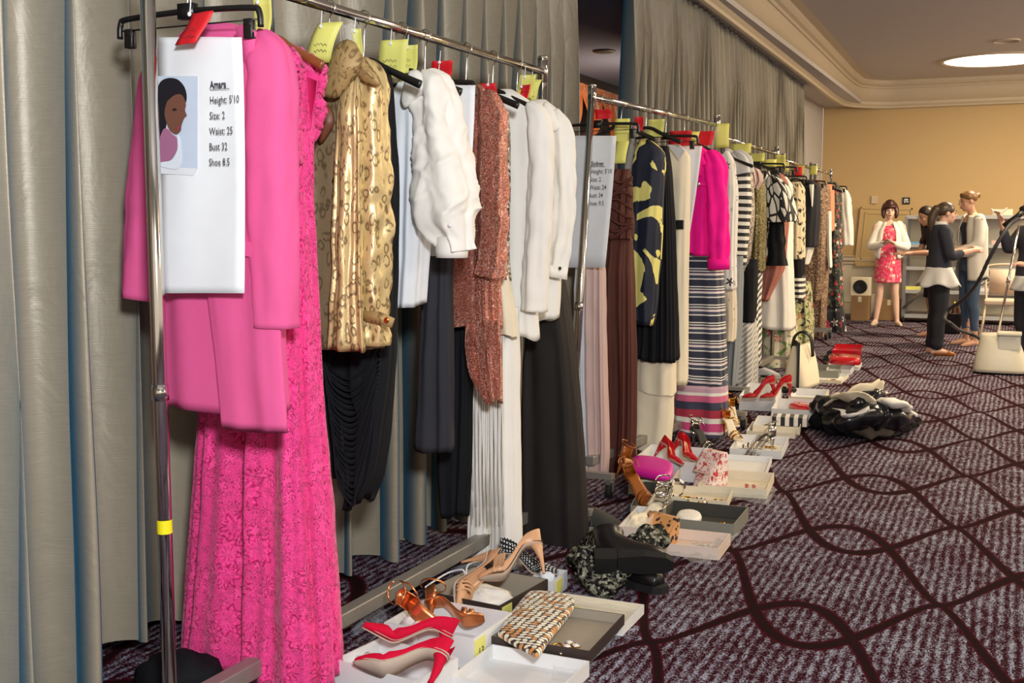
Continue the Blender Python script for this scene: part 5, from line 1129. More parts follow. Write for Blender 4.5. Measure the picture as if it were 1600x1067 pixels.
# other shoes
def put_pair(f, labels, px, z, rz, *a, **k):
    for (x, y), lab, r_, rx in zip(px, labels, rz, k.pop('rx', (0, 0))): mv(f(lab) if not a else f(*a), atz(x, y, z), r_, rx)
mk = lambda m, i_, hl=.09: (lambda lab: pump('pump', lab, MT[m], MT[i_], heel=hl))
put_pair(mk('redpatent', 'nude'), ['red patent pump with nude inside, leaning behind the magenta clutch', 'red patent pump with nude inside, toe beside the patterned handbag'], ((1066, 727), (1089, 722)), .10, (2.6, 2.5), rx=(R(40), R(30)))
put_pair(mk('redpatent', 'nude', .11), ['red patent pump propped on a white box, toe pointing left', 'red patent pump with its heel over the right side of a white box'], ((1160, 622), (1188, 622)), .13, (.5, .6))
put_pair(lambda lab: sandal('sandal', lab, MT['silver'], MT['cream'], Ln=.2, heel=.08), ['metallic sandal with gold heel in tissue, left one', 'metallic sandal with gold heel in tissue, right one'], ((984, 826), (1002, 812)), .05, (1.2, 1.4), rx=(R(20), R(10)))
put_pair(lambda lab: sandal('sandal', lab, MT['tan'], MT['tan']), ['tan leather strappy shoe standing tall in the grey box', 'tan leather strappy shoe lying toward the front of the grey box'], ((996, 758), (1018, 790)), .09, (2.4, 2.2), rx=(R(20), R(-20)))
put_pair(lambda lab: sandal('sandal', lab, MT['silver'], MT['feltgrey']), ['grey metallic sandal below the striped maxi dress, left one', 'grey metallic sandal below the striped maxi dress, right one'], ((1118, 706), (1150, 704)), .0, (2.5, .2))
put_pair(lambda lab: sandal('sandal', lab, MT['goldmetal'], MT['cream']), ['gold floral sandal under the chain bracelet tray, upper one', 'gold floral sandal beside the chain bracelet tray, lower one'], ((1150, 668), (1158, 690)), .05, (2.0, 2.3))
def sneaker(label, mat, rz, p, Ln=.27):
    t = thing('sneaker', label, 'shoe', (0, 0, 0), 'flat shoes under the racks'); rings = []; b = M()
    W = [(0, .02), (.1, .040), (.3, .048), (.55, .040), (.8, .038), (1, .026)]; T = [(0, .03), (.15, .045), (.35, .065), (.55, .08), (.75, .075), (1, .085)]
    for i in range(25):
        s_ = i/24; w_ = interp(W, s_); h = interp(T, s_); rings.append([(Ln*s_, w_*math.copysign(abs(cos(a))**.6, cos(a)), .022+max(0, sin(a))*h) for a in [2*pi*k/20 for k in range(20)]])
    b.loft(rings, cap0=True, cap1=True); b.build('upper', MT[mat], t)
    b = M(); b.loft([[(Ln*i/24-.004, interp(W, i/24)*1.08*u, z) for u, z in ((-1, 0), (-1.02, .026), (1.02, .026), (1, 0))] for i in range(25)], cap0=True, cap1=True); b.build('sole', MT['boxcream'], t)
    b = M(); b.ell((Ln*.72, 0, .10), (.05, .026, .012)); b.build('opening', MT['leatherblk'], t)
    return mv(t, p, rz)
sneaker('grey flat slip-on shoe on top of a tan one, below the blush gown', 'feltgrey', 2.9, atz(975, 838, .02))
sneaker('pale sequined flat shoe just under the maxi dress hem', 'beigeseq', 2.9, atz(1228, 609, .0))
sneaker('grey sparkling flat shoe below the cream floral skirt', 'greywhite', 2.9, atz(1218, 594, .03))
# polka dot shoe over its box, rack wheel side
MT['dots'] = mk_print('polka_dots', (12, 12, 14), [(240, 240, 240)], 75, 1, .3, .0, rnd=.0)
s = pump('pump', 'black shoe with white polka dots on a white box behind the clutch tray', MT['dots'], MT['leatherblk'], heel=.07); mv(s, atz(872, 897, .07), dirz(atz(872, 897), atz(812, 890)), R(10), R(3))
# knit scarf pile and black boots
t = thing('knit_scarf', 'chunky black and grey knit scarf heaped beside the black trousers', 'scarf', tuple(atz(960, 890, 0)))
for k, pts in enumerate(([(925, 905, .05), (918, 880, .09), (940, 862, .13), (965, 868, .12), (990, 862, .13), (1012, 845, .15), (1030, 838, .12)], [(924, 898, .04), (936, 918, .045), (955, 908, .05), (962, 890, .08), (975, 884, .07), (992, 886, .05)], [(905, 880, .04), (925, 850, .07), (945, 846, .14), (962, 858, .10), (940, 880, .10)])):
    P = [tuple(atz(x, y, z)) for x, y, z in pts]; sp = smooth_path(P, 7); rings = []
    b = M(); b.tube(sp, [.045+.012*sin(i*.9)+.006*sin(i*2.3) for i in range(len(sp))], 18, flat=(1.1, .8))
    for i, v in enumerate(b.v): b.v[i] = v + Vector((0, 0, max(0, .006-v.z))) + Vector((noise.noise(v*22), noise.noise(v*22+Vector((5, 0, 0))), noise.noise(v*22+Vector((9, 0, 0)))))*.014
    b.build('scarf_fold', MT['knit'], t)
def boot(label, p, rz, rx):
    t = thing('ankle_boot', label, 'boot', (0, 0, 0), 'black boots beside the knit scarf'); b = M(); rings = []
    spine = [(0.0, .035, .030, .032), (.04, .045, .042, .042), (.10, .052, .046, .050), (.15, .066, .044, .060), (.185, .095, .045, .058), (.205, .125, .048, .056), (.212, .15, .050, .058), (.214, .165, .053, .06)]
    dirs = [(1, .1), (1, .15), (1, .3), (.9, .5), (.5, .9), (.15, 1), (0, 1), (0, 1)]
    for (x, z, w_, h), (dx, dz) in zip(smooth_path(spine, 4), smooth_path(dirs, 4)):
        d = Vector((dx, 0, dz)).normalized(); up = Vector((-d.z, 0, d.x)); rings.append([Vector((x, 0, z)) + Vector((0, 1, 0))*w_*cos(a) + up*h*sin(a) for a in [2*pi*k/20 for k in range(20)]])
    b.loft(rings, cap0=True); b.build('shaft', MT['leatherblk'], t, solid=.004)
    b = M(); b.loft([[(x, w_*u, z) for u, z in ((-1, 0), (-1, .028), (1, .028), (1, 0))] for x, w_ in ((-.03, .02), (0, .042), (.08, .05), (.15, .042), (.18, .04))], cap0=True, cap1=True); b.box((.225, 0, .02), (.085, .08, .055)); b.build('sole', MT['rubber'], t, False)
    return mv(t, p, rz, rx)
boot('chunky black leather boot standing, nearest beside the knit scarf', atz(1030, 925, 0), 2.75, 0)
boot('chunky black leather boot lying on its side with its sole up', atz(1040, 884, .12), 3.5, R(60))
# yellow notes stuck on boxes
def sticker(T, f, z, w_, h, txt, label):
    """yellow note stuck on the tray side that faces the room"""
    u = (-T.ub).cross(Vector((0, 0, 1))).normalized(); p = T.B + T.a*f + T.ub*(T.lb+.0015) + Vector((0, 0, z)); t = thing('sticky_note', label, 'sticky note', tuple(p), 'sticky notes on the boxes')
    m = Matrix(((u.x, T.ub.x, 0), (u.y, T.ub.y, 0), (0, 0, 1))); b = M(); b.box(p, (w_, .002, h), m); b.build('paper_sheet', MT['yellownote'], t, False)
    if txt: text_mesh('handwriting', txt, h*.5, MT['ink'], t, p + T.ub*.0025 - u*w_*.22 + Vector((0, 0, -h*.22)), u, (0, 0, 1))
    return t
sticker(TB['copper'], .86, .055, .07, .08, '13', 'yellow note reading 13 on the copper sandals box')
sticker(TB['nude'], .86, .05, .065, .06, '22', 'yellow note reading 22 on the dark brown shoe box')
sticker(TB['dots'], .6, .035, .06, .05, '', 'yellow note on the polka dot shoe box')
b = M(); rings = []; q0 = atz(887, 947, .0); ux = (atz(925, 962, 0)-q0); uy = (atz(880, 962, 0)-q0)
for i in range(6): rings.append([q0 + ux*(i/5) + uy*(j/4) + Vector((0, 0, .010+.014*(i/5)*(j/4)+.004*sin(i))) for j in range(5)])
b.loft(rings, closed=False); tag(b.build('note_paper', MT['yellownote'], solid=.0008), 'pale yellow curled note lying in the white tray by the clutch', 'sticky note')
# printed label on the copper box side
p = TB['copper'].B + TB['copper'].a*1.0
# clear plastic bags under and beside trays
def film(label, pts, z=.012, seed=0):
    sp = pts; E = [atz(x, y, z) for x, y in sp]; c = sum(E, Vector())/len(E); b = M(); rings = []
    per = []
    for i in range(len(E)):
        a = E[i]; d = E[(i+1) % len(E)]
        for k in range(6): per.append(a+(d-a)*k/6)
    for f in (1, .85, .7, .5, .3, .12, .01): rings.append([Vector((c.x+(e.x-c.x)*f, c.y+(e.y-c.y)*f, .003+max(0, z*(1+1.2*noise.noise((e.x*20*f+seed, e.y*20*f, f*3)))))) for e in per])
    b.loft(rings); return tag(b.build('plastic_bag', MT['plastic']), label, 'plastic bag', 'flat clear plastic bags under the boxes')
film('clear plastic bag under the black drop earrings tray', [(880, 925), (1000, 947), (950, 1010), (890, 1067), (862, 1062)], .014, 1)
film('clear plastic bag under the pale pink tray', [(1030, 862), (1060, 850), (1135, 856), (1162, 828), (1104, 884)], .014, 2)
film('clear plastic bag under the red earrings tray', [(1085, 768), (1200, 790), (1214, 764), (1120, 740)], .012, 3)
def standing_film(label, pts, Y0, seed=0):
    b = M(); rings = []
    for i in range(9):
        rings.append([(aty(x0+(x1-x0)*i/8, y0+(y1-y0)*i/8, Y0+.05*sin(i*.9+j)) + Vector((0, .02*noise.noise((i, j, seed)), 0))) for j, (x0, y0, x1, y1) in enumerate(pts)])
    b.loft(rings, closed=False); return tag(b.build('plastic_bag', MT['plastic']), label, 'plastic bag', 'clear plastic bags by the rack beam')
standing_film('shiny clear plastic bag between the rack beam and the red pumps box', [(526, 1010, 606, 940), (526, 985, 600, 948), (535, 985, 606, 965), (520, 1024, 600, 992)], 3.25, 2)
standing_film('clear plastic bag with a white drawstring behind the dark brown box', [(640, 905, 760, 872), (650, 925, 780, 885), (662, 940, 740, 905)], 4.0, 4)
b = M(); b.tube(smooth_path([tuple(atz(x, y, z)) for x, y, z in ((664, 918, .10), (672, 912, .11), (700, 895, .12), (722, 890, .14), (728, 898, .12), (732, 882, .14), (760, 874, .14))], 5), .0035, 7)
tag(b.build('drawstring', MT['card']), 'white drawstring cord looped on the dark brown box', 'cord')
# dark bag at the very bottom edge near the first upright
wad(atz(284, 1092, 0), (.14, .10, .09), 'soft black bag on the carpet below the pink lace gown', mat='black', name='soft_bag', seed=11, cat='bag', amp=.2)
# white tote with black handles
t = bag3d('tote_bag', 'white and black tote bag standing below the green floral gown', ((1238, 607), (1266, 598)), .36, 'cream', .22, (0, 0), flap=False)
for e in (-1, 1):
    b = M(); c = t.location + Vector((0, e*.03, .36)); b.tube(smooth_path([tuple(c+Vector((-.09, 0, -.10))), tuple(c+Vector((-.07, 0, .06))), tuple(c+Vector((0, 0, .11))), tuple(c+Vector((.07, 0, .06))), tuple(c+Vector((.09, 0, -.10)))], 5), .010, 8); b.build('handle', MT['leatherblk'], t)
b = M(); p0 = atz(1238, 607, 0); b.box((p0.x+.02, p0.y+.06, .2), (.02, .24, .4), .3); b.build('side_panel', MT['leatherblk'], t, False)
# pile of clothes on the floor
t = thing('clothes_pile', 'tangled pile of black shiny and cream garments on the carpet', 'clothes', tuple(atz(1350, 650, 0)))
def roll(m, nm, pts, r, flat=(1.2, .7), seed=0):
    P = [tuple(atz(x, y, z)) for x, y, z in pts]; sp = smooth_path(P, 8); b = M(); n = len(sp)
    b.tube(sp, [r*(.55+.6*sin(pi*(i+.6)/n))*(1+.15*sin(i*1.3+seed)) for i in range(n)], 16, flat=flat)
    for i, v in enumerate(b.v): b.v[i] = v + Vector((noise.noise(v*9+Vector((seed, 0, 0))), noise.noise(v*9+Vector((5, seed, 0))), noise.noise(v*9+Vector((9, 0, seed)))))*.045; b.v[i].z = max(b.v[i].z, .005)
    b.build(nm, m, t)
shiny = plain('black_shiny_fabric', (20, 22, 28), .22); fur = cloth('grey_fur', (84, 74, 66), .95, .4, 60, 1.0)
roll(MT['black'], 'black_cloth', [(1286, 655, .03), (1310, 664, .05), (1340, 668, .05), (1380, 666, .05), (1420, 656, .03)], .12, seed=1)
roll(fur, 'fur_trim', [(1325, 668, .05), (1350, 672, .06), (1380, 672, .05), (1396, 668, .04)], .07, seed=2)
roll(shiny, 'shiny_sleeve', [(1283, 642, .06), (1295, 634, .14), (1318, 640, .17), (1340, 636, .20), (1356, 628, .22), (1362, 638, .15)], .10, seed=3)
roll(shiny, 'shiny_sleeve', [(1300, 655, .10), (1330, 655, .15), (1360, 650, .16), (1395, 655, .12), (1420, 652, .05)], .10, seed=4)
roll(MT['cream'], 'cream_fold', [(1306, 640, .14), (1316, 628, .22), (1332, 622, .27), (1346, 626, .25), (1350, 636, .18)], .05, (2.0, .35), seed=5)
roll(MT['cream'], 'cream_fold', [(1332, 634, .18), (1338, 620, .26), (1352, 615, .28), (1364, 622, .22), (1368, 640, .10)], .045, (2.2, .35), seed=6)
roll(MT['white'], 'white_sleeve', [(1366, 644, .12), (1378, 634, .21), (1394, 630, .25), (1408, 638, .20), (1416, 648, .12), (1408, 658, .07)], .034, (1.8, .6), seed=7)
roll(MT['greywhite'], 'white_sleeve', [(1308, 644, .19), (1326, 650, .20), (1344, 646, .22), (1362, 636, .22), (1372, 644, .16), (1392, 650, .14)], .018, (1.8, .6), seed=8)
roll(shiny, 'shiny_fold', [(1318, 650, .16), (1334, 640, .20), (1350, 632, .22), (1360, 626, .22)], .05, (1.5, .6), seed=9)
# ================================================================== FAR END OF THE ROOM
def wallbox(px0, py0, px1, py1, d, name, mat, label, cat, y=YW):
    a = aty(px0, py0, y); c = aty(px1, py1, y); b = M(); b.box(((a.x+c.x)/2, y-d/2-.002, (a.z+c.z)/2), (abs(c.x-a.x), d, abs(a.z-c.z))); o = b.build(name, mat, smooth=False, bevel=.003); return tag(o, label, cat)
wallbox(1362, 306, 1371, 318, .03, 'thermostat', MT['crown'], 'small cream thermostat on the gold wall above the woman in white', 'thermostat')
a = aty(1410.5, 308.5, YW); c = aty(1421.5, 319, YW); t = thing('wall_sign', 'small black square sign with a white emblem on the gold wall', 'sign', ((a.x+c.x)/2, YW-.01, c.z))
b = M(); cx, cz = (a.x+c.x)/2, (a.z+c.z)/2; b.box((cx, YW-.012, cz), (c.x-a.x, .02, a.z-c.z)); b.build('plate', MT['blackplastic'], t, False, bevel=.002)
b = M()
for e in (-1, 1): b.box((cx, YW-.024, cz), (.075, .004, .018), Matrix.Rotation(e*R(45), 3, 'Y'))
for dx, dz in ((-.025, .01), (.025, -.01), (0, .028)): b.box((cx+dx, YW-.024, cz+dz), (.016, .004, .016))
b.build('emblem', MT['card'], t, False)
# framed access panel leaning on the wall
t = thing('access_panel', 'large cream framed panel leaning on the gold wall behind the woman in white', 'panel', tuple(aty(1380, 415, YW-.1)))
pan = cloth('panel_cream', (196, 172, 124), .6, 0)
def quad(name, pts, y0, th, m, par, dy=(0, 0)):
    vs = [aty(x, y_, y0+(dy[0] if i in (0, 1) else dy[1])) for i, (x, y_) in enumerate(pts)]; n = len(vs); b = M(); b.add(vs + [v + Vector((0, th, 0)) for v in vs], [tuple(range(n-1, -1, -1)), tuple(range(n, 2*n))] + [(i, (i+1) % n, n+(i+1) % n, n+i) for i in range(n)]); return b.build(name, m, par, False)
quad('board', [(1345, 323), (1426, 325), (1424, 415), (1335, 416)], YW-.06, .02, pan, t)
for pts in ([(1345, 323), (1426, 325), (1426, 328), (1345, 326)], [(1335, 412), (1424, 412), (1424, 416), (1335, 416)], [(1345, 323), (1348, 323), (1338, 416), (1335, 416)], [(1423, 325), (1426, 325), (1424, 416), (1421, 416)], [(1352, 332), (1418, 333), (1418, 335), (1352, 334)], [(1352, 332), (1354, 332), (1346, 405), (1344, 405)], [(1344, 403), (1416, 403), (1416, 405), (1344, 405)]):
    quad('frame_moulding', pts, YW-.075, .014, MT['wallpaper'], t)
# round-faced fan unit and cartons
def floor_y(px, py): return atz(px, py, 0)
g = floor_y(1340, 500)
t = thing('fan_heater', 'grey unit with a round dark grille standing on a brown carton by the wall', 'fan', (g.x+.02, g.y, 0)); c = aty(1344, 448, g.y-.02)
b = M(); b.box((c.x, g.y+.1, c.z), (.28, .2, .27)); b.build('housing', MT['boxcream'], t, False, bevel=.01)
b = M(); b.lathe([(.10, 0), (.10, .012), (.085, .014), (.02, .004)], (c.x, g.y, c.z), 28, rot=Matrix.Rotation(pi/2, 3, 'X')); b.build('grille', MT['blackplastic'], t)
carton = plain('brown_cardboard', (150, 118, 82), .8)
def carton_box(px0, py0, px1, py1, yy, dep, label, m=carton, cat='box', name='carton'):
    a = aty(px0, py0, yy); c = aty(px1, py1, yy); z0 = 0.0; t = thing(name, label, cat, ((a.x+c.x)/2, yy, 0)); b = M(); b.box(((a.x+c.x)/2, yy+dep/2, (a.z+z0)/2), (abs(c.x-a.x), dep, a.z-z0)); b.build('box_body', m, t, False, bevel=.004)
    b = M(); b.box(((a.x+c.x)/2, yy+dep/2, a.z+.001), (abs(c.x-a.x)*.98, .05, .002)); b.box(((a.x+c.x)/2, yy-.001, a.z-.04), (.05, .002, .08)); b.build('sealing_tape', MT['boxcream'], t, False); return t
carton_box(1330, 463, 1356, 501, g.y-.1, .35, 'brown carton with a white label under the grey fan unit')
carton_box(1374, 468, 1404, 504, g.y+.1, .35, 'big brown carton behind the legs of the woman in white')
carton_box(1355, 460, 1374, 490, g.y+.5, .25, 'white carton between the fan unit and the woman in white', MT['boxwhite'])
# wheeled shelving
ys = 17.1
t = thing('shelving_unit', 'silver metal shelving unit with grey shelves along the gold wall', 'shelf', tuple(aty(1500, 500, ys)))
t.location.z = 0
pn = plain('shelf_panel', (170, 172, 176), .5, .2)
xl = aty(1416, 350, ys).x; xr = aty(1612, 350, ys).x; zt = aty(1500, 339, ys).z
for x in (xl, (xl+xr)/2+.1, xr):
    for yy in (ys, ys+.5):
        b = M(); b.box((x, yy, zt/2+.03), (.045, .045, zt-.06)); b.build('post', MT['steel'], t, False)
for py in (339, 384, 420, 457, 496):
    z = aty(1500, py, ys).z; b = M(); b.box(((xl+xr)/2, ys+.25, z), (xr-xl, .52, .03)); b.box(((xl+xr)/2, ys-.01, z), (xr-xl, .02, .05)); b.build('shelf_board', pn, t, False)
b = M(); b.box(((xl+xr)/2, ys+.5, zt/2+.05), (xr-xl, .01, zt-.15)); b.build('back_panel', plain('shelf_back', (206, 200, 186), .6), t, False)
b = M(); P0 = Vector((xl, ys-.03, .2)); b.tube([P0, P0+Vector((.45, 0, .45))], .02, 8); b.build('brace', MT['steel'], t)
for x in (xl, xr):
    b = M(); b.lathe([(.02, -.018), (.045, -.015), (.045, .015), (.02, .018)], (x, ys, .045), 16, rot=Matrix.Rotation(pi/2, 3, 'Y')); b.build('caster', MT['rubber'], t)
zs = lambda py: aty(1500, py, ys).z + .016
def on_shelf(px, py_shelf, size, name, mat, label, cat, shape='box'):
    x = aty(px, py_shelf, ys).x; z = zs(py_shelf); b = M()
    if shape == 'box': b.box((x, ys+.15, z+size[2]/2), size)
    else: b.ell((x, ys+.15, z+size[2]*.5), (size[0]/2, size[1]/2, size[2]/2))
    return tag(b.build(name, mat, smooth=shape != 'box', bevel=.004 if shape == 'box' else 0), label, cat)
on_shelf(1566, 339, (.26, .16, .09), 'desk_telephone', MT['boxcream'], 'cream telephone on top of the shelving unit', 'telephone')
x = aty(1561, 333, ys).x; b = M(); b.tube(smooth_path([(x-.10, ys+.05, zs(339)+.10), (x-.05, ys+.03, zs(339)+.04), (x, ys+.03, zs(339)+.03), (x+.10, ys+.04, zs(339)+.11)], 5), .008, 6); tag(b.build('cable', MT['card']), 'white cable draped over the cream telephone', 'cable')
for k, (px, py, s_, m, nm, lab, cat) in enumerate(((1431, 384, (.18, .14, .03), plain('tablet_glow', (90, 170, 226), .2), 'tablet', 'blue-lit tablet lying on the shelf behind the dark cardigan', 'tablet'), (1562, 384, (.22, .2, .06), MT['blush'], 'folded_cloth', 'pale pink folded cloth on the right of the shelving unit', 'cloth'),
        (1590, 384, (.16, .2, .08), MT['peach'], 'folded_cloth', 'peach folded cloth by the right edge of the shelving unit', 'cloth'), (1424, 457, (.22, .2, .05), MT['yellownote'], 'folder', 'pale yellow folder on a low shelf behind the woman in white', 'folder'), (1536, 457, (.34, .24, .06), MT['greywhite'], 'folded_cloth', 'white bundle under the tangled white hangers', 'cloth'))):
    on_shelf(px, py, s_, nm, m, lab, cat)
x0 = aty(1546, 445, ys).x; z0 = zs(457)+.06
for k in range(3):
    b = M(); o = k*.07; b.tube(smooth_path([(x0-.16+o, ys+.02, z0+.01), (x0-.02+o, ys+.0, z0+.13), (x0+.0+o, ys, z0+.16), (x0+.04+o, ys, z0+.12), (x0+.14+o*.6, ys+.03, z0+.02), (x0-.14+o, ys+.03, z0+.01)], 4), .007, 6); tag(b.build('wire_hanger', MT['card']), 'white hanger tangled on the low shelf, %s of three' % ('left', 'middle', 'right')[k], 'hanger', 'white hangers on the low shelf')
# bin of bottles, dark bag
g = floor_y(1484, 521); t = thing('bottle_bin', 'black bin full of bottles on the carpet behind the dark trousers', 'bin', (g.x, g.y, 0))
b = M(); b.lathe([(.12, .003), (.15, .26), (.155, .27), (.145, .265), (.115, .012), (.01, .012)], (g.x, g.y, 0), 24, cap0=True); b.build('tub', MT['blackplastic'], t)
red_l = plain('red_label', (190, 40, 34), .5); brn = plain('brown_glass', (70, 36, 22), .15)
for k in range(6):
    a = k*1.05; x, y = g.x+.085*cos(a), g.y+.085*sin(a); bt = thing('bottle', ('white' if k % 2 else 'red') + '-labelled bottle standing in the black bin', 'bottle', (x, y, .05), 'bottles in the black bin')
    b = M(); b.lathe([(.03, .02), (.032, .03), (.032, .27), (.026, .31), (.013, .35), (.013, .39), (.015, .40)], (x, y, .0), 14); b.build('glass_body', brn, bt)
    b = M(); b.lathe([(.0328, .20), (.0328, .26)], (x, y, .0), 14, cap0=False, cap1=False); b.build('label_band', MT['card'] if k % 2 else red_l, bt); b = M(); b.lathe([(.0155, .385), (.0155, .405)], (x, y, 0), 10); b.build('cap', MT['goldmetal'], bt)
# steel-legged banquet chair
g = floor_y(1552, 528); t = thing('banquet_chair', 'pale metal chair with a tan seat behind the garment steamer', 'chair', (g.x+.1, g.y, 0))
cx, cy = g.x+.1, g.y; sw = .22
b = M(); b.box((cx, cy, .45), (.44, .42, .07)); b.build('seat', MT['taupe'], t, False, bevel=.02)
for dx in (-1, 1):
    for dy in (-1, 1):
        b = M(); b.tube([(cx+dx*.20, cy+dy*.18, .43), (cx+dx*.22, cy+dy*.20, .22), (cx+dx*(.26), cy+dy*.22, .0)], .014, 10); b.build('leg', MT['crown'], t)
b = M(); b.tube(smooth_path([(cx+.2, cy+.2, .43), (cx+.22, cy+.26, .7), (cx+.2, cy+.28, .88), (cx-.2, cy+.28, .88), (cx-.22, cy+.26, .7), (cx-.2, cy+.2, .43)], 5), .014, 10); b.box((cx, cy+.27, .68), (.36, .03, .32)); b.build('backrest', MT['taupe'], t)
# ---- garment steamer
g = floor_y(1562, 583); sx, sy = g.x, g.y
st_m = plain('steamer_plastic', (214, 208, 190), .35)
t = thing('garment_steamer', 'cream garment steamer with chrome pole and clear water tank', 'steamer', (sx, sy, 0)); b = M(); rings = []
for f, z in ((0, .02), (.0, .05), (.06, .11), (.2, .2), (.45, .30), (.52, .36), (.62, .375)):
    hw = .235*(1-f*.55); hd = .17*(1-f*.45); rings.append([(sx + hw*math.copysign(abs(cos(a))**.55, cos(a)) - .03*f, sy + hd*math.copysign(abs(sin(a))**.55, sin(a)), z) for a in [2*pi*k/32 for k in range(32)]])
b.loft(rings, cap0=True, cap1=True); b.build('base_housing', st_m, t)
b = M(); b.box((sx+.07, sy-.06, .30), (.20, .18, .15)); b.build('water_tank', plain('tank_clear', (200, 205, 205), .08, 0, Alpha=.45), t, False, bevel=.02); b = M(); b.box((sx+.07, sy-.06, .385), (.21, .19, .03)); b.build('tank_lid', st_m, t, False, bevel=.008)
for dx in (-.19, .19):
    b = M(); b.lathe([(.01, -.02), (.03, -.018), (.03, .018), (.01, .02)], (sx+dx, sy-.1, .03), 14, rot=Matrix.Rotation(pi/2, 3, 'Y')); b.build('wheel', MT['rubber'], t)
pt = aty(1592, 352, sy+.05); b = M(); b.tube([(sx-.03, sy+.03, .36), tuple(pt)], .011, 10); m_ = (Vector((sx-.03, sy+.03, .36))+pt)/2; d_ = (pt-Vector((sx-.03, sy+.03, .36))).normalized(); b.tube([m_-d_*.03, m_+d_*.03], .018, 10); b.build('pole', MT['chrome'], t)
hz = smooth_path([tuple(aty(x, y, Y_)) for x, y, Y_ in ((1592, 340, 11.7), (1577, 352, 11.6), (1562, 374, 11.55), (1545, 405, 11.6), (1528, 440, 11.8), (1505, 468, 12.2), (1482, 484, 12.4), (1476, 498, 12.3), (1486, 506, 12.0))] + [tuple(atz(1500, 516, .25)), tuple(atz(1522, 524, .18)), tuple(atz(1538, 536, .16)), (sx-.18, sy, .20)], 8)
n = len(hz); b = M(); b.tube(hz, [.017+.0025*(i % 2) for i in range(n)], 10); b.build('hose', plain('hose_grey', (50, 52, 58), .45), t)
b = M(); p = aty(1590, 338, 11.7); b.tube([p+Vector((-.12, 0, -.09)), p, p+Vector((.05, 0, .05))], [.022, .026, .03], 12); b.ell(p+Vector((.07, 0, .07)), (.06, .04, .035)); b.build('steam_head', MT['blackplastic'], t)
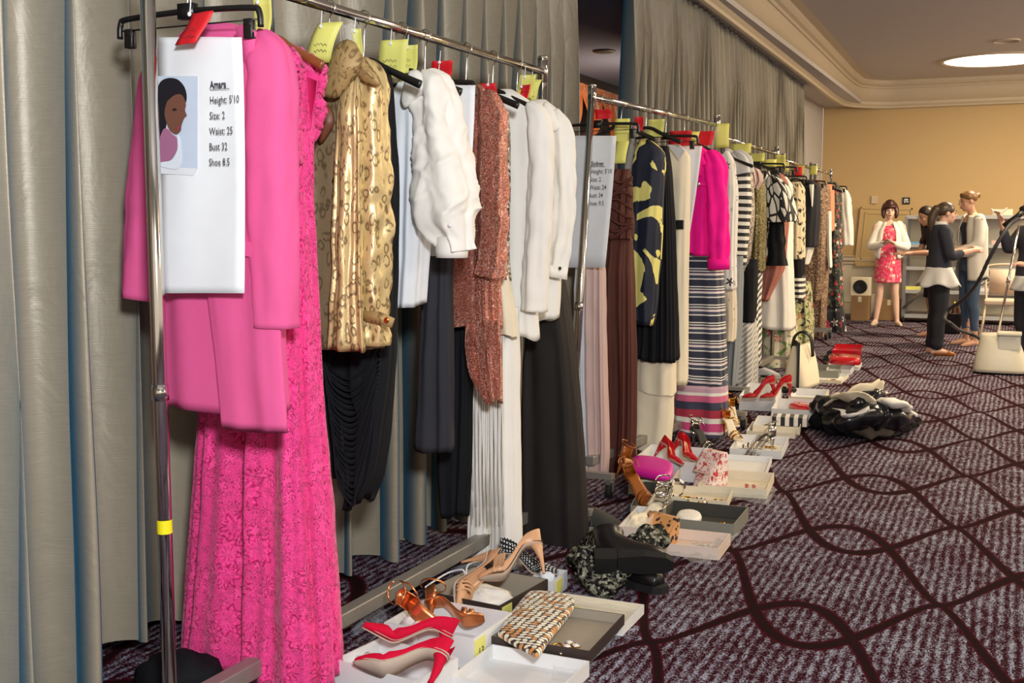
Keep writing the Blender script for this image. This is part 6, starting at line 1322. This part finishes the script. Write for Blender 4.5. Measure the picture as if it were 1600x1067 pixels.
# ================================================================== PEOPLE
SK = {k: plain('skin_'+k, c, .5, Subsurface_Weight=.08) for k, c in (('fair', (226, 188, 168)), ('tan', (198, 152, 126)), ('rosy', (216, 172, 152)))}
class Fig:
    def __init__(s, label, x, y, rz, H, skin):
        s.H = H; s.t = thing('person', label, 'person', (0, 0, 0)); s.skin = SK[skin]; s.body = M(); s.pos = (x, y); s.rz = rz
    def limb(s, m, pts, n=14):
        sp = smooth_path(pts, 5); m.tube([p[:3] for p in sp], [p[3] for p in sp], n)
        for p in (sp[0], sp[-1]): m.ell(p[:3], (p[3],)*3, 10, 6)
    def torso(s, m, rows, n=22):
        sp = smooth_path(rows, 5); m.loft([[(cx+rx*cos(a), cy+ry*sin(a), z) for a in [2*pi*k/n for k in range(n)]] for z, cx, cy, rx, ry in sp], cap0=True, cap1=True)
    def leg(s, m, hip, knee, ank, k=1.0, r=(.082, .052, .052, .034)):
        h, kn, a = Vector(hip), Vector(knee), Vector(ank); cf = kn.lerp(a, .3)
        s.limb(m, [(*h, r[0]*k), (*h.lerp(kn, .5), (r[0]+r[1])/2*k), (*kn, r[1]*k), (*(cf+Vector((0, .012, 0))), r[2]*k), (*kn.lerp(a, .75), (r[2]+r[3])/2*.9*k), (*a, r[3]*k)])
    def foot(s, m, ank, d, r=.03):
        a = Vector(ank); d = Vector(d).normalized(); s.limb(m, [(a.x-d.x*.03, a.y-d.y*.03, .035, .03), (a.x+d.x*.03, a.y+d.y*.03, .045, .034), (a.x+d.x*.11, a.y+d.y*.11, .028, .030), (a.x+d.x*.17, a.y+d.y*.17, .018, .016)])
    def arm(s, m, sh, el, wr, k=1.0, r=(.045, .036, .026)):
        sh, el, wr = map(Vector, (sh, el, wr)); s.limb(m, [(*sh, r[0]*k), (*sh.lerp(el, .5), (r[0]+r[1])/2*k), (*el, r[1]*k), (*el.lerp(wr, .4), r[1]*.97*k), (*wr, r[2]*k)])
    def hand(s, m, wr, d, nrm, curl=.5, side=1):
        wr = Vector(wr); d = Vector(d).normalized(); nrm = Vector(nrm).normalized(); w_ = d.cross(nrm).normalized()*side
        s.limb(m, [(*wr, .024), (*(wr+d*.045), .026), (*(wr+d*.075), .024)]); m.tube([wr+d*.02, wr+d*.085], [.022, .03], 10, flat=(1.1, .7))
        for k, (o, L) in enumerate(((-.028, .062), (-.010, .072), (.010, .068), (.026, .052))):
            p = wr + d*.082 + w_*o; q1 = p + d*L*.45 + nrm*L*.15*curl; q2 = q1 + d*L*.3*(1-curl*.6) + nrm*L*.35*curl; q3 = q2 + d*L*.2*(1-curl) + nrm*L*.3*curl
            s.limb(m, [(*p, .0095), (*q1, .009), (*q2, .0085), (*q3, .0075)], 8)
        p = wr + d*.03 - w_*.028; s.limb(m, [(*p, .011), (*(p+d*.03-w_*.018+nrm*.01), .010), (*(p+d*.055-w_*.012+nrm*.022), .0085)], 8)
    def head(s, m, c, yaw=0, pitch=0, neck=None):
        """c = head centre; default faces -Y"""
        R_ = Matrix.Rotation(yaw, 3, 'Z') @ Matrix.Rotation(pitch, 3, 'X'); c = Vector(c); s.hc = c; s.hR = R_; P = lambda x, y, z: c + R_ @ Vector((x, y, z))
        m.ell(c + R_ @ Vector((0, .012, .025)), (.073, .092, .088), 18, 12, rot=R_); m.ell(P(0, -.022, -.045), (.056, .064, .068), 16, 10, rot=R_); m.ell(P(0, -.05, -.092), (.026, .024, .020), 10, 7, rot=R_)
        m.tube([P(0, -.082, .012), P(0, -.104, -.022), P(0, -.096, -.032)], [.008, .013, .010], 8); m.ell(P(0, -.098, -.024), (.015, .014, .010), 8, 6, rot=R_)
        for e in (-1, 1):
            m.ell(P(e*.075, .008, -.01), (.009, .018, .030), 8, 6, rot=R_); m.ell(P(e*.040, -.052, -.03), (.022, .024, .022), 8, 6, rot=R_)
        m.ell(P(0, -.084, -.060), (.022, .012, .010), 8, 6, rot=R_)
        if neck: s.limb(m, [(*P(0, .015, -.06), .048), (*((P(0, .01, -.08)+Vector(neck))/2), .046), (*neck, .055)])
        ey = M(); br = M(); lp = M()
        for e in (-1, 1):
            ey.ell(P(e*.031, -.084, .004), (.013, .006, .0065), 8, 6, rot=R_); br.tube([P(e*.016, -.090, .024), P(e*.032, -.090, .029), P(e*.048, -.080, .023)], .004, 6)
        lp.ell(P(0, -.094, -.058), (.021, .008, .005), 10, 6, rot=R_); lp.ell(P(0, -.092, -.065), (.017, .008, .005), 10, 6, rot=R_)
        s.ey, s.br, s.lp = ey, br, lp; return P
    def child(s, m, name, mat, remesh=.010):
        return m.build(name, mat, s.t, remesh=remesh)
    def done(s, hairm, lip=(176, 70, 76)):
        s.body.build('body', s.skin, s.t, remesh=.008)
        s.ey.build('eyes', plain('eye_dark', (40, 30, 28), .3) if 'eye_dark' not in bpy.data.materials else bpy.data.materials['eye_dark'], s.t); s.br.build('eyebrows', hairm, s.t); s.lp.build('lips', plain('lips', lip, .4), s.t)
        s.t.location = (s.pos[0], s.pos[1], 0); s.t.rotation_euler = (0, 0, s.rz)
def hairmat(n, c): q = NT(n); v = q.uv(obj=True); q.set(q.mix(q.noise(q.n('Mapping', {0: v, 3: (60, 60, 6)}).outputs[0], 3, 3), lin(c), lin(tuple(int(k*.6) for k in c))), .38); return q.m
def sh(z, H): return z*H
# 1 woman in the white blazer
p1 = aty(1385, 508, 16.45); F = Fig('smiling person in white blazer over pink floral dress, holding a phone with both hands', p1.x, 16.4, .12, 1.70, 'fair'); H = F.H; b = F.body
P = F.head(b, (0, -.01, 1.585), yaw=.05, neck=(0, .015, 1.42)); F.torso(b, [(.86, 0, 0, .14, .10), (1.0, 0, 0, .15, .10), (1.12, 0, 0, .12, .09), (1.28, 0, -.01, .14, .10), (1.39, 0, .01, .15, .085), (1.44, 0, .012, .08, .06)])
for e in (-1, 1):
    F.leg(b, (e*.085, 0, .88), (e*.10, -.01, .47), (e*.14, .01, .07)); F.foot(b, (e*.14, .01, .07), (e*.35, -1, 0))
    F.arm(b, (e*.17, 0, 1.37), (e*.24, -.02, 1.10), (e*.06, -.22, 1.14)); F.hand(b, (e*.075, -.21, 1.14), (-e*.7, -.5, .25), (0, -.3, .9), .6, e)
d = M(); F.torso(d, [(.60, 0, 0, .185, .125), (.70, 0, 0, .180, .125), (.90, 0, 0, .165, .12), (1.02, 0, 0, .155, .115), (1.12, 0, 0, .135, .10), (1.28, 0, -.01, .15, .115), (1.38, 0, .0, .12, .09)])
F.child(d, 'dress', mk_print('pink_floral_dress', (214, 50, 92), [(240, 150, 170), (236, 226, 210), (226, 80, 110), (200, 196, 140)], 16, 5, .36, .12, (240, 120, 150), obj=True), .012)
d = M()
for e in (-1, 1):
    rings = []
    for i in range(14):
        z = 1.43-.48*i/13; w_ = .148+.04*(i/13) if i > 3 else .075+.025*i; a0 = R(-60) ; ring = []
        for k in range(11):
            a = -pi/2 + (R(22)+R(150)*k/10) if False else R(-90)+R(28+10*(i/13 if i > 4 else .4))+(pi-R(28))*k/10; ring.append((e*w_*cos(a), (.125+.01*(i/13))*sin(a), z-.02*(k < 2)*i/13))
        rings.append(ring)
    d.loft(rings, closed=False); F.limb(d, [(e*.125, .0, 1.395, .050), (e*.185, -.01, 1.25, .050), (e*.235, -.02, 1.10, .048), (e*.17, -.12, 1.11, .044), (e*.095, -.19, 1.13, .038)])
d.build('blazer', MT['white'], F.t, solid=.012); o = F.t
d = M(); F.limb(d, [(0, .045, 1.62, .09), (0, .03, 1.66, .085), (0, -.0, 1.67, .075)]); d.ell(P(0, .02, .045), (.092, .098, .085))
for e in (-1, 1): F.limb(d, [(e*.06, .03, 1.66, .04), (e*.085, -.02, 1.60, .034), (e*.085, -.045, 1.53, .028), (e*.078, -.05, 1.49, .018)])
d.tube([P(-.07, -.07, .052), P(0, -.088, .056), P(.07, -.07, .052)], .022, 8); hm = hairmat('hair_dark_red', (74, 34, 24)); F.child(d, 'hair', hm)
d = M()
for e in (-1, 1): F.foot(d, (e*.14, .008, .07), (e*.35, -1, 0)); d.tube([(e*.135, .035, .05), (e*.135, .04, .0)], .008, 8)
d2 = M(); [F.limb(d2, [(e*.14-.0*e, .01, .03, .034), (e*.16, -.06, .03, .037), (e*.185, -.15, .02, .022)]) for e in (-1, 1)]; F.child(d2, 'shoes', MT['taupe'])
F.done(hm, (190, 60, 70)); d = M()
d.box((p1.x-.03, 16.4-.30, 1.185), (.075, .14, .01), .3); tag(d.build('phone', MT['blackplastic'], bevel=.004), 'dark phone held by the person in the white blazer', 'phone')
# 2 long-haired person behind, bending to the shelf
F = Fig('person with long dark hair and dark top, half hidden behind the dark cardigan', aty(1460, 500, 14.9).x, 14.9, -1.1, 1.66, 'tan'); b = F.body
P = F.head(b, (0, -.16, 1.50), yaw=.1, pitch=.35, neck=(0, -.05, 1.36)); F.torso(b, [(.84, 0, 0, .15, .11), (1.0, 0, 0, .14, .10), (1.15, 0, -.02, .13, .09), (1.30, 0, -.05, .15, .09), (1.38, 0, -.06, .10, .06)])
for e in (-1, 1):
    F.leg(b, (e*.085, 0, .86), (e*.09, -.03, .47), (e*.10, .02, .07)); F.foot(b, (e*.10, .02, .07), (e*.2, -1, 0)); F.arm(b, (e*.16, -.05, 1.31), (e*.20, -.14, 1.06), (e*.12, -.36, 1.05)); F.hand(b, (e*.12, -.36, 1.05), (0, -1, -.05), (0, 0, -1), .5, e)
d = M(); F.torso(d, [(.82, 0, 0, .165, .125), (1.0, 0, 0, .155, .115), (1.15, 0, -.02, .145, .105), (1.30, 0, -.05, .165, .105), (1.38, 0, -.06, .10, .07)])
for e in (-1, 1): F.limb(d, [(e*.16, -.05, 1.31, .056), (e*.185, -.10, 1.18, .05)])
F.child(d, 'top', MT['charcoal']); d = M(); F.torso(d, [(.50, 0, 0, .17, .14), (.70, 0, 0, .17, .13), (.86, 0, 0, .165, .125)]); F.child(d, 'skirt', MT['black'])
d = M(); d.ell(P(0, .025, .04), (.085, .10, .085)); F.limb(d, [(-.07, -.12, 1.52, .04), (-.09, -.14, 1.42, .045), (-.09, -.13, 1.30, .04), (-.085, -.14, 1.20, .022)]); F.limb(d, [(.07, -.12, 1.52, .04), (.09, -.10, 1.42, .045), (.09, -.08, 1.28, .03)]); F.limb(d, [(0, -.07, 1.54, .07), (0, .0, 1.42, .075), (0, .03, 1.28, .05)])
hm = hairmat('hair_brown_long', (48, 30, 24)); F.child(d, 'hair', hm); F.done(hm)
# 3 person in dark cardigan
x3 = aty(1462, 555, 12.95).x; F = Fig('person in dark cardigan with white peplum blouse and dark trousers, dark hair tied back', x3, 12.95, 1.9, 1.66, 'rosy'); b = F.body
P = F.head(b, (0, -.06, 1.52), yaw=0, pitch=.05, neck=(0, -.0, 1.38)); F.torso(b, [(.84, 0, 0, .15, .11), (1.0, 0, 0, .14, .10), (1.12, 0, 0, .125, .09), (1.28, 0, -.01, .15, .10), (1.37, 0, .0, .13, .075), (1.40, 0, 0, .07, .05)])
for e in (-1, 1):
    F.leg(b, (e*.085, 0, .86), (e*.09, -.01, .46), (e*.10, .03, .07)); F.foot(b, (e*.10, .03, .07), (e*.3, -1, 0)); F.arm(b, (e*.165, 0, 1.33), (e*.20, -.06, 1.07), (e*.10, -.30, 1.12)); F.hand(b, (e*.10, -.30, 1.12), (-e*.2, -1, .1), (-e, 0, -.3), .5, e)
d = M(); F.torso(d, [(.90, 0, 0, .175, .13), (1.0, 0, 0, .165, .12), (1.12, 0, 0, .145, .11), (1.28, 0, -.01, .170, .12), (1.37, 0, .0, .14, .09), (1.40, 0, 0, .085, .06)])
for e in (-1, 1): F.limb(d, [(e*.155, 0, 1.33, .066), (e*.19, -.03, 1.19, .058), (e*.205, -.06, 1.07, .054), (e*.16, -.17, 1.09, .045)])
F.child(d, 'cardigan', plain('navy_cardigan', (40, 44, 58), .85)); d = M(); rings = []
for i in range(9):
    f = i/8; z = .95-.20*f; rings.append([((.165+.075*f+.018*f*sin(7*a))*cos(a), (.12+.10*f+.018*f*sin(7*a))*sin(a), z+.02*f*sin(5*a)) for a in [2*pi*k/60 for k in range(60)]])
d.loft(rings); d.build('peplum', MT['greywhite'], F.t, solid=.004); d = M(); d.lathe([(.075, 0), (.062, .045), (.058, .05)], (0, 0, 1.38), 20, cap0=False, cap1=False); d.build('collar', MT['greywhite'], F.t, solid=.004)
d = M(); F.torso(d, [(.72, 0, 0, .155, .115), (.80, 0, 0, .165, .125), (.92, 0, 0, .155, .115)])
for e in (-1, 1): F.leg(d, (e*.085, 0, .82), (e*.09, -.01, .46), (e*.10, .02, .12), 1.18, (.085, .064, .060, .060))
F.child(d, 'trousers', plain('navy_trousers', (32, 34, 44), .85)); d = M(); d.ell(P(0, .02, .035), (.084, .100, .086)); F.limb(d, [(0, .05, 1.56, .05), (0, .085, 1.50, .045), (0, .10, 1.42, .04), (0, .09, 1.32, .02)]); hm = hairmat('hair_ash', (84, 66, 52)); F.child(d, 'hair', hm)
d = M(); [F.limb(d, [(e*.10, .03, .028, .034), (e*.12, -.05, .028, .038), (e*.145, -.14, .02, .024)]) for e in (-1, 1)]; F.child(d, 'shoes', MT['tan']); F.done(hm)
# 4 tall person in pale cardigan
x4 = aty(1512, 540, 14.05).x; F = Fig('tall person in long pale grey cardigan, navy top and jeans, fair hair in a bun', x4, 14.05, -1.05, 1.80, 'tan'); b = F.body
P = F.head(b, (0, -.07, 1.665), yaw=-.1, pitch=.18, neck=(0, 0, 1.50)); F.torso(b, [(.92, 0, 0, .15, .11), (1.08, 0, 0, .135, .095), (1.20, 0, 0, .12, .085), (1.38, 0, -.01, .145, .095), (1.48, 0, .0, .15, .075), (1.52, 0, 0, .07, .055)])
for e in (-1, 1):
    F.leg(b, (e*.085, 0, .94), (e*.09, -.01, .50), (e*.10, .03, .07)); F.foot(b, (e*.10, .03, .07), (e*.15, -1, 0)); F.arm(b, (e*.17, 0, 1.45), (e*.20, -.05, 1.18), (e*.11, -.28, 1.10)); F.hand(b, (e*.11, -.28, 1.10), (-e*.2, -1, -.1), (0, .2, -1), .5, e)
d = M(); F.torso(d, [(.98, 0, 0, .15, .112), (1.08, 0, 0, .145, .105), (1.20, 0, 0, .13, .097), (1.38, 0, -.01, .155, .108), (1.44, 0, .0, .12, .08)]); F.child(d, 'top', plain('navy_top', (34, 40, 60), .8))
d = M(); F.torso(d, [(.86, 0, 0, .145, .11), (.94, 0, 0, .158, .12), (1.02, 0, 0, .145, .11)])
for e in (-1, 1): F.leg(d, (e*.085, 0, .92), (e*.09, -.01, .50), (e*.10, .02, .20), 1.1, (.085, .058, .056, .040))
F.child(d, 'jeans', plain('jeans_blue', (58, 78, 104), .85, bump=.3)); d = M(); rings = []
for i in range(26):
    f = i/25; z = 1.50-.72*f; op = R(24)+R(20)*f; w_ = .125+.05*min(1, f*5)+.03*f; ring = []
    for k in range(31):
        a = -pi/2 + op + (2*pi-2*op)*k/30; fold = 1+.05*f*sin(6*a+z*4); ring.append((w_*fold*cos(a), (w_*.80)*fold*sin(a)+.01, z + (.02*f*sin(3*a))))
    rings.append(ring)
d.loft(rings, closed=False)
for e in (-1, 1): F.limb(d, [(e*.145, 0, 1.46, .058), (e*.185, -.02, 1.30, .058), (e*.205, -.05, 1.17, .062), (e*.17, -.15, 1.10, .062), (e*.125, -.25, 1.08, .045)])
d.build('cardigan', plain('pale_grey_knit', (206, 202, 194), .9, bump=.4), F.t, solid=.012)
d = M(); d.ell(P(0, .022, .038), (.080, .098, .082)); d.ell(P(0, .125, .045), (.034, .030, .034)); F.limb(d, [(*P(-.06, .0, .04), .03), (*P(0, -.055, .078), .03), (*P(.06, .0, .04), .03)]); hm = hairmat('hair_blonde', (140, 98, 56)); F.child(d, 'hair', hm); F.done(hm)
# 5 person at the right edge with the steamer head
x5 = aty(1606, 560, 12.1).x; F = Fig('person in dark top at the right edge, holding the black steamer head', x5, 12.1, -.9, 1.66, 'rosy'); b = F.body
P = F.head(b, (0, -.03, 1.53), yaw=.0, pitch=.2, neck=(0, 0, 1.39)); F.torso(b, [(.84, 0, 0, .15, .11), (1.0, 0, 0, .14, .10), (1.12, 0, 0, .125, .09), (1.28, 0, -.01, .15, .10), (1.37, 0, .0, .13, .075), (1.40, 0, 0, .07, .05)])
for e, el, wr in ((-1, (-.20, -.12, 1.16), (-.16, -.24, 1.42)), (1, (.22, -.04, 1.08), (.18, -.22, 1.02))):
    F.leg(b, (e*.085, 0, .86), (e*.09, -.01, .46), (e*.10, .03, .07)); F.foot(b, (e*.10, .03, .07), (e*.3, -1, 0)); F.arm(b, (e*.165, 0, 1.33), el, wr); F.hand(b, wr, (0, -.4, .9) if e < 0 else (-.2, -1, .1), (0, -.9, -.3) if e < 0 else (0, 0, -1), .7, e)
d = M(); F.torso(d, [(.86, 0, 0, .18, .135), (1.0, 0, 0, .17, .125), (1.12, 0, 0, .15, .11), (1.28, 0, -.01, .175, .12), (1.37, 0, .0, .14, .09), (1.40, 0, 0, .085, .06)])
F.limb(d, [(-.155, 0, 1.33, .066), (-.19, -.07, 1.23, .06), (-.20, -.12, 1.16, .055), (-.175, -.20, 1.32, .045)]); F.limb(d, [(.155, 0, 1.33, .066), (.20, -.03, 1.18, .06), (.22, -.04, 1.08, .055), (.19, -.18, 1.03, .042)])
F.child(d, 'top', plain('dark_slate_top', (44, 46, 58), .85)); d = M(); d.loft([[((.17+.04*f+.01*f*sin(7*a))*cos(a), (.13+.05*f)*sin(a), .90-.14*f) for a in [2*pi*k/48 for k in range(48)]] for f in [i/6 for i in range(7)]]); d.build('shirt_hem', MT['greywhite'], F.t, solid=.004)
d = M(); F.torso(d, [(.72, 0, 0, .155, .115), (.80, 0, 0, .165, .125), (.92, 0, 0, .155, .115)])
for e in (-1, 1): F.leg(d, (e*.085, 0, .82), (e*.09, -.01, .46), (e*.10, .02, .12), 1.2, (.085, .066, .062, .06))
F.child(d, 'trousers', plain('dark_slate_trousers', (38, 40, 50), .85)); d = M(); d.ell(P(0, .025, .04), (.086, .102, .086)); F.limb(d, [(0, .05, 1.55, .06), (0, .07, 1.46, .055), (0, .06, 1.36, .04)]); hm = hairmat('hair_dark', (46, 32, 26)); F.child(d, 'hair', hm)
d = M(); [F.limb(d, [(e*.10, .03, .028, .034), (e*.12, -.05, .028, .038), (e*.145, -.14, .02, .024)]) for e in (-1, 1)]; F.child(d, 'shoes', MT['taupe']); F.done(hm)
